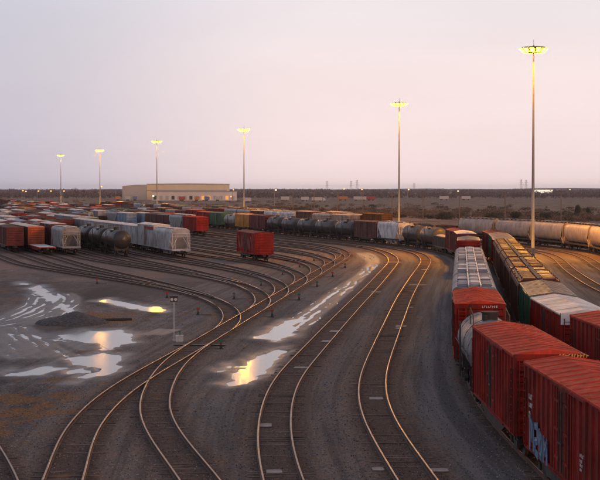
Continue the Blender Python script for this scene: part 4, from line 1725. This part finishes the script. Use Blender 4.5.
MASTS = [(533, 48, 'nearest and tallest-looking high light mast, between the trains at right'), (399, 103, 'high light mast behind the white hopper, second from the right'),
         (244, 129, 'high light mast beyond the yellow boxcar, third from the right'), (157, 141, 'high light mast in front of the warehouse, fourth from the right'),
         (100, 150, 'high light mast left of the warehouse, second from the left'), (61, 155, 'farthest and leftmost high light mast behind the left yard')]
for px, py, lab in MASTS:
    h = 34.4
    d = (h - CAM_H) * FPX / (189.0 - py)
    x = (px - 300) / FPX * d
    r = empty('light_mast', (x, d, 0))
    tag(r, lab, 'light mast', 'high masts with sodium lamps')
    ob('shaft', cached(('shaft',), m_shaft(h)), SHAFT, r)
    rg = ob('lamp_ring', cached(('ring',), m_ring), HOUS, r, (0, 0, h - .4))
    for k in range(12):
        a = 2 * math.pi * (k + .5) / 12
        lu = ob('luminaire', cached(('lum',), m_lum), HOUS, r, (math.cos(a) * .98, math.sin(a) * .98, h - .4), a)
        lu.scale = (1.45, 1.2, 1.4)
        ob('lens', cached(('lens',), m_lens), LENS, lu)

# ------------------------------------------------------------------ switch stands, signal post and cabinet
IRON = plain('stand_iron', (.045, .042, .04), .6, .3)
TGT_R = plain('target_red', (.40, .025, .02), .6, .2)
TGT_G = plain('target_green', (.02, .16, .10), .6, .2)
WHITE = plain('enamel_white', (.52, .50, .48), .6, .2)


def m_stand(mb):
    mb.box(-.28, .28, -.22, .22, 0, .12)
    mb.ext([(-.18, .12), (.18, .12), (.1, .55), (-.1, .55)], -.14, .14)
    mb.cyl((0, 0, .5), (0, 0, 1.0), .04, n=8)
    mb.bar((0, 0, .45), (.5, -.1, .2), .05)


def m_target(mb):
    pts = [(math.cos(t) * .26, math.sin(t) * .20) for t in [2 * math.pi * k / 12 for k in range(12)]]
    mb.ext(pts, -.02, .02)
    mb.cyl((0, -.09, 0), (0, .09, 0), .12, n=10)


def m_headblock(mb):
    mb.box(-.1, 1.9, -.5, -.22, 0, .08)
    mb.box(-.1, 1.9, .22, .5, 0, .08)


STANDS = [(97, 284, 'r', 'red switch target beside the front track far left'), (167, 298, 'r', 'red switch target left of the signal post head'),
          (198, 315, 'r', 'red switch target in the gravel right of the signal post'), (234, 299, 'g', 'green switch stand inside the first ladder curves'),
          (261, 286, 'g', 'green switch stand in front of the lone red boxcar'), (282.5, 275, 'g', 'green switch stand right of the lone red boxcar wheels'),
          (299.5, 267.5, 'r', 'red switch target among the upper ladder curves'), (314, 261, 'g', 'green switch stand among the topmost ladder curves'),
          (272, 317, 'r', 'red and green switch stand right of the ladder, nearest but one'), (299, 300, 'g', 'green switch stand right of the ladder above the white puddle'),
          (317, 287, 'g', 'dark green switch stand right of the ladder near its middle'), (332.5, 277, 'r', 'red switch target right of the upper ladder'),
          (345, 268, 'g', 'green switch stand near the top right of the ladder'), (349, 256, 'r', 'small red switch target at the top end of the ladder'),
          (221, 349, 'g', 'nearest green switch stand, by the dark plate across the lead track')]
for px, py, cc, lab in STANDS:
    x, y = at(px, py)
    r = empty('switch_stand', (x, y, .0), .1)
    r.scale = (.62, .62, .55)
    tag(r, lab, 'switch stand', 'switch stands along the ladder track')
    ob('stand', cached(('stand',), m_stand), IRON, r)
    t_ = ob('target', cached(('target',), m_target), TGT_R if cc == 'r' else TGT_G, r, (0, 0, 1.0))
    t2_ = ob('target', cached(('target',), m_target), TGT_G if cc == 'r' else TGT_R, r, (0, 0, .72), math.pi / 2)
    hb = ob('head_block', cached(('headblock',), m_headblock), DARKP, r, (0, 0, .01), 0 if x < LADX(y) else math.pi)
x, y = at(200, 347)
pl = MB()
pl.ext([(-1.9, -.5), (1.75, -.42), (1.8, .4), (-1.2, .5), (-1.85, .3)], 0, .03, 'z')
tag(ob('steel_plate', pl.mesh('steel_plate'), DARKP, None, (x, y + 1, .055)), 'dark steel plate lying across the lead track by the nearest switch', 'plate')

x, y = at(174, 341)
r = empty('signal_post', (x, y, 0))
tag(r, 'thin pale signal post with boxy twin head left of the ladder', 'signal post')
ob('post', cached(('spost',), lambda mb: (mb.cyl((0, 0, 0), (0, 0, 3.0), .035, n=8), mb.cyl((0, 0, 0), (0, 0, .15), .1, n=8))), WHITE, r)
hd = ob('head', cached(('shead',), lambda mb: (mb.box(-.27, .27, -.16, .16, 2.9, 3.28), mb.box(-.32, .32, -.2, .2, 3.28, 3.33))), IRON, r)
for s in (-1, 1):
    ob('lens_panel', cached(('slens',), lambda mb: mb.cyl((0, 0, 0), (0, -.02, 0), .11, n=12)), WHITE, hd, (s * .14, -.16, 3.08))
x, y = at(180, 341.5)
r = empty('relay_cabinet', (x, y - .6, 0))
r.scale = (.75, .75, .75)
tag(r, 'small white relay cabinet at the foot of the signal post', 'cabinet')
ob('housing', cached(('rcab',), lambda mb: (mb.box(-.36, .36, -.25, .25, .1, .62), mb.box(-.3, .3, -.2, .2, 0, .1))), WHITE, r)
ob('lid', cached(('rlid',), lambda mb: mb.ext([(-.4, .622), (.4, .622), (.36, .70), (-.36, .70)], -.29, .29)), WHITE, r)
ob('door', cached(('rdoor',), lambda mb: mb.box(-.02, .3, -.275, -.252, .14, .58)), WHITE, r)
ob('lamp_stub', cached(('rstub',), lambda mb: (mb.cyl((.05, 0, .70), (.05, 0, 1.0), .05, n=8), mb.cyl((.05, 0, 1.0), (.05, 0, 1.12), .09, n=8))), TGT_G, r)

# gravel pile and pipe
GRV = plain('pile_gravel', (.075, .068, .066), .95, .6, 5)
x, y = at(66, 326.5)


def m_pile(mb):
    nx_, ny_ = 60, 40
    vs = []
    for j in range(ny_):
        for i in range(nx_):
            u, v = i / (nx_ - 1) * 2 - 1, j / (ny_ - 1) * 2 - 1
            e = 1 - (u * u + v * v)
            ridge = .75 + .25 * math.sin(u * 5 + 1) * math.cos(v * 3)
            h = max(0, e) ** .8 * .95 * ridge
            h += float(fbm(np.array([u * 9 + 3.0]), np.array([v * 9 + 7.0]), 4)[0] - .5) * .16 * (1 if e > 0 else 0)
            vs.append((u * 3.1, v * 4.0, max(h, -.1) - (.12 if e <= 0 else .02)))
    mb.add(vs, [(j * nx_ + i, j * nx_ + i + 1, (j + 1) * nx_ + i + 1, (j + 1) * nx_ + i) for j in range(ny_ - 1) for i in range(nx_ - 1)])


tag(ob('gravel_pile', cached(('pile',), m_pile), GRV, None, (x, y + 4, 0)), 'low dark mound of gravel behind the big puddle', 'gravel pile')
x, y = at(116, 320.5)
pp = MB()
pp.cyl((-1.3, -.35, .09), (1.3, .35, .09), .11, n=10)
tag(ob('pipe', pp.mesh('pipe'), DARKP, None, (x, y, 0)), 'dark length of pipe lying in the rusty grass right of the mound', 'pipe')

# ------------------------------------------------------------------ far background
TANW = plain('warehouse_tan', (.72, .59, .40), .7, .08, .05)
GREYW = plain('warehouse_grey', (.42, .38, .34), .7, .08, .05)
PALEW = plain('warehouse_pale', (.62, .57, .52), .7, .08, .05)
ROOFW = plain('warehouse_roof', (.30, .27, .26), .8, .1, .05)
GLASSD = plain('dark_glass', (.03, .035, .04), .15, .1, 1)
LITW = plain('lit_opening', (.5, .3, .1), .5, .1, 1, 0, (1.0, .38, .08, .7))


def px_at(px, Y):
    return (px - 300) / FPX * Y


wh = empty('warehouse', (px_at(186, 1720), 1720, 0))
tag(wh, 'long tan warehouse with grey left wing on the horizon', 'warehouse')
wa, wb = px_at(147, 1720) - wh.location.x, px_at(227, 1720) - wh.location.x
ww = px_at(123, 1720) - wh.location.x
ob('wall', cached(('wh1',), lambda mb: mb.box(wa, wb, 0, 60, 0, 16.0)), TANW, wh)
ob('roof', cached(('wh1r',), lambda mb: mb.ext([(wa - .4, 16.0), (wb + .4, 16.0), (wb + .4, 16.4), ((wa + wb) / 2, 16.8), (wa - .4, 16.4)], -.4, 60.4)), ROOFW, wh)
ob('wing_wall', cached(('wh2',), lambda mb: mb.ext([(ww, 0), (wa - .05, 0), (wa - .05, 15.6), ((ww + wa) / 2, 15.4), (ww, 14.2)], -6, 40)), GREYW, wh)
ob('eave_band', cached(('wh3',), lambda mb: mb.box(wa, wb, -.3, -.05, 9.6, 10.3)), ROOFW, wh)
for k in range(11):
    x = wa + 3 + (wb - wa - 6) * k / 10
    ob('wall_rib', cached(('whrib',), lambda mb: mb.box(-.12, .12, -.2, 0, 10.35, 15.1)), TANW, wh, (x, 0, 0))
lw = empty('low_warehouse', (px_at(198, 1650), 1650, 0))
tag(lw, 'lower pale building with loading doors in front of the tan warehouse', 'warehouse')
la_, lb_ = px_at(152, 1650) - lw.location.x, px_at(236, 1650) - lw.location.x
ob('wall', cached(('lw1',), lambda mb: mb.box(la_, lb_, 0, 25, 0, 8.6)), PALEW, lw)
ob('roof', cached(('lw1r',), lambda mb: mb.box(la_ - .5, lb_ + .5, -.6, 25.5, 8.6, 9.1)), ROOFW, lw)
for k in range(14):
    x = la_ + 3 + (lb_ - la_ - 6) * k / 13
    lit = k in (8, 9, 12)
    ob('loading_door', cached(('lwdoor',), lambda mb: mb.box(-1.5, 1.5, -.12, -.02, .9, 4.6)), LITW if lit else (GREYW if k % 3 else GLASSD), lw, (x, 0, 0))

TRW = plain('trailer_white', (.46, .44, .43), .5, .1)
TRR = plain('trailer_red', (.35, .05, .04), .5, .2)
TRO = plain('trailer_orange', (.5, .18, .06), .5, .2)
TRB = plain('trailer_blue', (.10, .16, .30), .5, .2)
TYRE = plain('tyre_black', (.02, .02, .02), .8, .2)


def trailer(px, Y, L, mat, lab, cab=False):
    r = empty('semi_trailer', (px_at(px, Y), Y, 0))
    tag(r, lab, 'trailer', 'trailers parked beyond the field')
    ob('box', cached(('trbox', L), lambda mb: (mb.box(-L / 2, L / 2, -1.28, 1.28, 1.2, 4.1), mb.box(-L / 2 + .5, L / 2 - .5, -.5, .5, .9, 1.2))), mat, r)
    for x in (-L / 2 + 1.2, -L / 2 + 2.4, L / 2 - 2.2):
        ob('wheel', cached(('trwheel',), lambda mb: mb.cyl((0, -1.25, .52), (0, 1.25, .52), .52, n=12)), TYRE, r, (x, 0, 0))
    if cab:
        ob('cab', cached(('trcab',), lambda mb: mb.ext([(0, .6), (2.6, .6), (2.6, 1.9), (2.2, 2.2), (1.9, 3.5), (0, 3.6)], -1.2, 1.2)), TRW, r, (L / 2 + .4, 0, 0))
        ob('wheel', cached(('trwheel',), lambda mb: None), TYRE, r, (L / 2 + 2.2, 0, 0))


for px, Y, L, mm, lab, cab in (
        (317, 1500, 9.5, TRW, 'white truck with cab beyond the brown field near centre', True), (305, 1560, 7, TRW, 'short white trailer left of the white truck near centre', False), (285, 1600, 8, TRW, 'white trailer below the small orange lamp left of centre', False),
        (360, 1620, 12, TRW, 'long white trailer beyond the field right of centre', False), (343, 1640, 9, TRO, 'orange trailer between two white trailers beyond the field', False), (371, 1640, 8, TRR, 'red trailer right of the long white one', False),
        (444, 1700, 9, TRW, 'small white trailer far right of the second mast', False), (466, 1720, 9, TRW, 'white trailer left of the first mast on the horizon', False), (248, 1400, 5.5, TRW, 'white van body at the right corner of the pale building', False),
        (197, 1610, 5, TRO, 'orange trailer by the loading doors', False), (207, 1610, 5, TRB, 'blue trailer by the loading doors', False), (182, 1610, 6, TRR, 'red trailer at the left loading doors', False), (218, 1610, 5, TRW, 'white trailer at the right loading doors', False),
        (128, 1640, 5, TRW, 'white truck body left of the warehouse wing', False), (135, 1640, 4, TRB, 'blue truck body at the warehouse wing corner', False), (118, 1640, 5, TRO, 'orange truck body far left of the warehouse', False)):
    trailer(px, Y, L, mm, lab, cab)

# far lit sheds and street lamps
sh = empty('bright_shed', (px_at(544, 2900), 2900, 0))
tag(sh, 'brightly lit white shed on the horizon right of the first mast', 'shed')
ob('wall', cached(('bs',), lambda mb: mb.box(-15, 15, 0, 14, 0, 9.5)), plain('glowing_white_wall', (.7, .68, .62), .6, .05, .1, 0, (1, .92, .75, 1.0)), sh)  # wall glows by itself, the floodlit look put into its emission
ob('roof', cached(('bsr',), lambda mb: mb.ext([(-15.5, 9.5), (15.5, 9.5), (13, 11.5), (-13, 11.5)], -.5, 14.5)), PALEW, sh)
DOT = plain('street_lamp_glow', (.9, .6, .3), .4, .05, 1, 0, (1.0, .36, .07, 2.6))
DOTW = plain('street_lamp_pale', (.9, .8, .6), .4, .05, 1, 0, (1.0, .62, .3, 2.2))
POLEG = plain('pole_grey', (.25, .23, .22), .7, .2, 1)
WOOD = plain('pole_wood', (.16, .12, .10), .85, .3, 1)


def m_street(h):
    def f(mb):
        mb.cyl((0, 0, 0), (0, 0, h), .22, .13, n=8)
        mb.cyl((0, 0, h - .1), (.9, 0, h + .05), .08, n=6)
    return f


for k, (px, py, Y, mm, lab) in enumerate((
        (22, 190.6, 1480, DOT, 'leftmost small orange street lamp on the horizon'), (25, 191.4, 1500, DOT, 'small orange street lamp just right of the leftmost one'), (37.5, 191, 1480, DOT, 'orange street lamp between the leftmost pair and the farthest mast'),
        (50, 191, 1480, DOT, 'orange street lamp left of the farthest mast'), (63, 191, 1480, DOT, 'orange street lamp at the farthest mast'), (100.5, 186.5, 1450, DOT, 'orange street lamp behind the second mast from the left'),
        (232.5, 189.8, 1640, DOT, 'bright orange lamp at the right end of the tan warehouse'), (230, 196.5, 1600, DOT, 'low orange lamp before the pale building doors'), (274.5, 190, 1150, DOTW, 'small pale street lamp right of the third mast'),
        (343, 189, 1500, DOT, 'small orange street lamp left of the second mast, outer'), (361, 189.3, 1500, DOT, 'small orange street lamp left of the second mast, inner'), (407.5, 189.5, 1500, DOTW, 'pale street lamp just right of the second mast'),
        (457, 191, 1500, DOTW, 'pale street lamp midway between the two right masts'), (569, 189.5, 2000, DOTW, 'pale street lamp right of the bright shed'), (152, 196, 1150, DOTW, 'pale lamp in front of the warehouse below the fourth mast'))):
    h = CAM_H - (py - 189.0) / FPX * Y
    r = empty('street_lamp', (px_at(px, Y), Y, 0))
    tag(r, lab, 'street lamp', 'far street lamps')
    ob('pole', cached(('street', round(h, 1)), m_street(h)), POLEG, r)
    ob('lamp_head', cached(('shd',), lambda mb: (mb.loft([[(math.cos(t) * rr, math.sin(t) * rr, z) for t in [2 * math.pi * q / 12 for q in range(12)]] for z, rr in ((-.55, .2), (-.3, .62), (.1, .7), (.4, .4))]))), mm, r, (.9, 0, h))

# utility poles along the field road


def m_upole(h):
    def f(mb):
        mb.cyl((0, 0, 0), (0, 0, h), .19, .12, n=8)
        mb.box(-1.2, 1.2, -.06, .06, h - .9, h - .75)
        for x in (-1.05, -.5, .5, 1.05):
            mb.cyl((x, 0, h - .75), (x, 0, h - .55), .05, n=6)
        mb.bar((-.7, 0, h - .85), (0, 0, h - 1.5), .05)
        mb.bar((.7, 0, h - .85), (0, 0, h - 1.5), .05)
    return f


for k, px in enumerate((561, 505, 459.5, 423, 392, 363, 337.5, 314, 293, 274)):
    Y = 1 / (1 / 560.0 + (1 / 800.0 - 1 / 560.0) * k / 9)
    h = 10.2 if k else 11.2
    r = empty('utility_pole', (px_at(px, Y), Y, 0), -.3)
    tag(r, '%s bare utility pole from the right at the edge of the brown field' % ORD[k], 'utility pole', 'utility poles along the field')
    ob('pole', cached(('upole', h), m_upole(h)), WOOD, r)

# transmission towers


def m_pylon(h):
    def f(mb):
        def leg(z):
            return 2.6 * (1 - z / h) ** 1.3 + .45
        lv = [0, h * .2, h * .38, h * .54, h * .68, h * .8, h * .9, h]
        for a, b in zip(lv[:-1], lv[1:]):
            for sx in (-1, 1):
                for sy in (-1, 1):
                    mb.bar((sx * leg(a), sy * leg(a), a), (sx * leg(b), sy * leg(b), b), .15)
            for s in (-1, 1):
                mb.bar((-leg(a), s * leg(a), a), (leg(b), s * leg(b), b), .08)
                mb.bar((leg(a), s * leg(a), a), (-leg(b), s * leg(b), b), .08)
        for z, w in ((h * .68, 5.5), (h * .82, 4.5), (h * .95, 3.4)):
            mb.bar((-w, 0, z), (w, 0, z), .16)
            mb.bar((-w, 0, z), (0, 0, z + 1.4), .1)
            mb.bar((w, 0, z), (0, 0, z + 1.4), .1)
    return f


for px, top, Y, lab in ((351, 181, 3000, 'left one of the lattice pylon pair near centre'), (357, 180, 3050, 'right one of the lattice pylon pair near centre'), (521, 179.5, 2800, 'left one of the lattice pylons beside the first mast'), (526, 180, 2850, 'right one of the lattice pylons beside the first mast'), (327, 181, 3200, 'lone lattice pylon left of the pylon pair'), (414, 183, 3300, 'lone lattice pylon right of the second mast')):
    h = round(CAM_H + (189 - top) / FPX * Y, 1)
    r = empty('transmission_tower', (px_at(px, Y), Y, 0), .4)
    tag(r, lab, 'pylon', 'lattice pylons on the horizon')
    ob('lattice', cached(('pylon', h), m_pylon(h)), POLEG, r)

# hills, distant wood, scrub
HILL = plain('hill_woodland', (.12, .11, .13), .95, .3, .003)


def m_hills(mb):
    xs_ = np.linspace(-6000, 6000, 420)
    prof = fbm(xs_ * .0012 + 3, xs_ * 0 + 1, 7, .6)
    hgt = 7 + 16 * np.clip(prof - .38, 0, 1) + 20 * sstep(200, 2600, xs_) * prof
    vs = []
    for x, h in zip(xs_, hgt):
        vs += [(x, 8600, -2), (x, 9000, h), (x, 9900, h * 1.15), (x, 11500, -2)]
    n = len(xs_)
    mb.add(vs, [(4 * k + j, 4 * k + 4 + j, 4 * k + 5 + j, 4 * k + 1 + j) for k in range(n - 1) for j in range(3)], True)


ob('hills', cached(('hills',), m_hills), HILL, kind='structure')


def leaves(mb, cx, cy, cz, rx, ry, rz_, n, s, rr):
    for _ in range(n):
        u = Vector((rr.gauss(0, 1), rr.gauss(0, 1), rr.gauss(0, 1))).normalized() * rr.random() ** .4
        p = Vector((cx + u.x * rx, cy + u.y * ry, max(.05, cz + u.z * rz_)))
        a = Vector((rr.gauss(0, 1), rr.gauss(0, 1), rr.gauss(0, 1))).normalized() * s * rr.uniform(.6, 1.4)
        b = a.orthogonal().normalized() * s * rr.uniform(.4, .9)
        mb.add([tuple(p - a), tuple(p + b), tuple(p + a), tuple(p - b)], [(0, 1, 2, 3)])


LEAFD = plain('scrub_dark', (.038, .040, .026), .9, .5, .06)
LEAFB = plain('scrub_brown', (.13, .085, .06), .9, .4, .06)
TWIG = plain('twig_brown', (.12, .092, .09), .9, .3, .3)


def raw_obj(name, mb, mat, **kw):
    me = bpy.data.meshes.new(name)
    me.from_pydata(mb.v, [], mb.f)
    me.materials.append(None)
    return ob(name, me, mat, **kw)


rr = random.Random(77)
m1, m2, m3 = MB(), MB(), MB()
for k in range(520):
    px = rr.uniform(258, 640)
    f = (px - 258) / 380
    base = 213 + 7 * f + rr.uniform(-3.5, 3.0)
    if rr.random() < .35:
        base -= rr.uniform(2, 8)
    Y = CAM_H * FPX / (base - 189)
    x = px_at(px, Y)
    hgt = rr.uniform(.6, 2.2) * (1.3 if rr.random() < .15 else 1)
    w = hgt * rr.uniform(.9, 2.2)
    leaves(m1 if rr.random() < .28 else m2, x, Y, hgt * .5, w, w, hgt * .6, int(60 + 30 * w), .26, rr)
for k in range(160):                                    # the field's own tussocks on the left
    px = rr.uniform(-20, 300)
    base = rr.uniform(201, 209)
    Y = CAM_H * FPX / (base - 189)
    hgt = rr.uniform(.6, 1.6)
    leaves(m2, px_at(px, Y), Y, hgt * .5, hgt * 2.4, hgt * 2, hgt * .5, 60, .3, rr)
raw_obj('dark_scrub', m1, LEAFD, kind='stuff')
raw_obj('brown_scrub', m2, LEAFB, kind='stuff')
for k in range(1500):                                   # the far wood along the horizon
    px = rr.uniform(-40, 640)
    Y = rr.uniform(1900, 2700)
    x = px_at(px, Y)
    hgt = rr.uniform(4.5, 8.5) * (.85 + .3 * float(fbm(np.array([px * .03]), np.array([2.0]), 3)[0]))
    if rr.random() < .07:
        hgt *= 1.35
    leaves(m3, x, Y, hgt * .55, hgt * .55, hgt * .5, hgt * .45, 26, 1.0, rr)
for k in range(1300):
    px = rr.uniform(-60, 660)
    Y = rr.uniform(4200, 6500)
    hgt = rr.uniform(7, 13) * (.75 + .5 * float(fbm(np.array([px * .05]), np.array([9.0]), 4)[0]))
    leaves(m3, px_at(px, Y), Y, hgt * .5, hgt * .9, hgt * .6, hgt * .5, 22, 1.9, rr)
raw_obj('distant_wood', m3, TWIG, kind='stuff')

# bushes that stand out
for px, base, w, h, mm, lab in ((494, 220.5, 4.3, 3.6, LEAFD, 'large dark round bush left of the second utility pole from right'), (578, 216, 1.8, 5.2, LEAFD, 'tall dark conifer-like bush at far right of the field'), (588, 215.5, 1.3, 3.8, LEAFD, 'shorter dark bush right of the tall conifer-like one'),
                                   (546, 219, 3.6, 2.9, LEAFD, 'wide dark bush just right of the first mast'), (446, 219.5, 3.8, 3.0, LEAFD, 'wide dark bush between the third and fourth utility poles'), (516, 219.5, 2.6, 3.2, LEAFD, 'dark bush between second utility pole and first mast')):
    Y = CAM_H * FPX / (base - 189)
    r = empty('bush', (px_at(px, Y), Y, 0))
    tag(r, lab, 'bush', 'dark bushes in the field')
    mb = MB()
    for q in range(5):
        leaves(mb, rr.uniform(-.6, .6) * w * .6, rr.uniform(-.5, .5) * w, h * rr.uniform(.3, .55), w * .55, w * .55, h * .45, 260, .2, rr)
    raw_obj('foliage', mb, mm, parent=r)
    ob('stem', cached(('stem',), lambda m: m.cyl((0, 0, 0), (0, 0, 1.2), .12, .06, n=6)), TWIG, r)


def m_tree(h, seed):
    tr, cr = MB(), MB()
    q = random.Random(seed)

    def grow(p, d, ln, r, lv):
        e = p + d * ln
        (tr if lv < 1 else cr).cyl(tuple(p), tuple(e), r, r * .65, n=5 if lv < 2 else 3, caps=False, smooth=False)
        if lv >= 5:
            return
        for k in range(3 if lv < 3 else 3):
            nd = (d + Vector((q.gauss(0, .45), q.gauss(0, .45), q.gauss(.08, .3)))).normalized()
            grow(p + d * ln * q.uniform(.55, 1.0), nd, ln * q.uniform(.6, .8), r * .6, lv + 1)
    grow(Vector((0, 0, 0)), Vector((0, 0, 1)), h * .28, h * .018, 0)
    return tr, cr


for k, (px, top, Y, lab) in enumerate(((33, 182.5, 1650, 'bare tree on the horizon left of the farthest mast'), (77, 181.5, 1600, 'broad bare tree on the horizon right of the farthest mast'), (84, 184, 1700, 'smaller bare tree beside the broad one'), (99, 182, 1620, 'bare tree behind the second mast from the left'),
                                       (249, 185, 1700, 'bare tree right of the third mast'), (258, 185.5, 1750, 'smaller bare tree further right of the third mast'), (373, 184, 1900, 'bare tree left of the second mast'), (387, 185, 1950, 'bare tree close to the left of second mast'))):
    h = CAM_H + (189 - top) / FPX * Y
    r = empty('bare_tree', (px_at(px, Y), Y, 0), k)
    tag(r, lab, 'tree', 'bare trees on the horizon')
    tr, cr = m_tree(h, 40 + k)
    raw_obj('trunk', tr, TWIG, parent=r)
    raw_obj('crown', cr, TWIG, parent=r)

# ------------------------------------------------------------------ evening haze over the flat land
hz = MB()
hz.box(-12500, 12500, -2600, 15500, -3, 38)
hm = bpy.data.materials.new('evening_haze')
hm.use_nodes = True
hn = hm.node_tree.nodes
hn.clear()
ho = hn.new('ShaderNodeOutputMaterial')
hv = hn.new('ShaderNodeVolumePrincipled')
hv.inputs['Color'].default_value = (1.0, .96, .98, 1)
hv.inputs['Density'].default_value = 0.00004
hv.inputs['Anisotropy'].default_value = .2
hm.node_tree.links.new(hv.outputs[0], ho.inputs['Volume'])
ob('haze', hz.mesh('haze'), hm, kind='stuff')
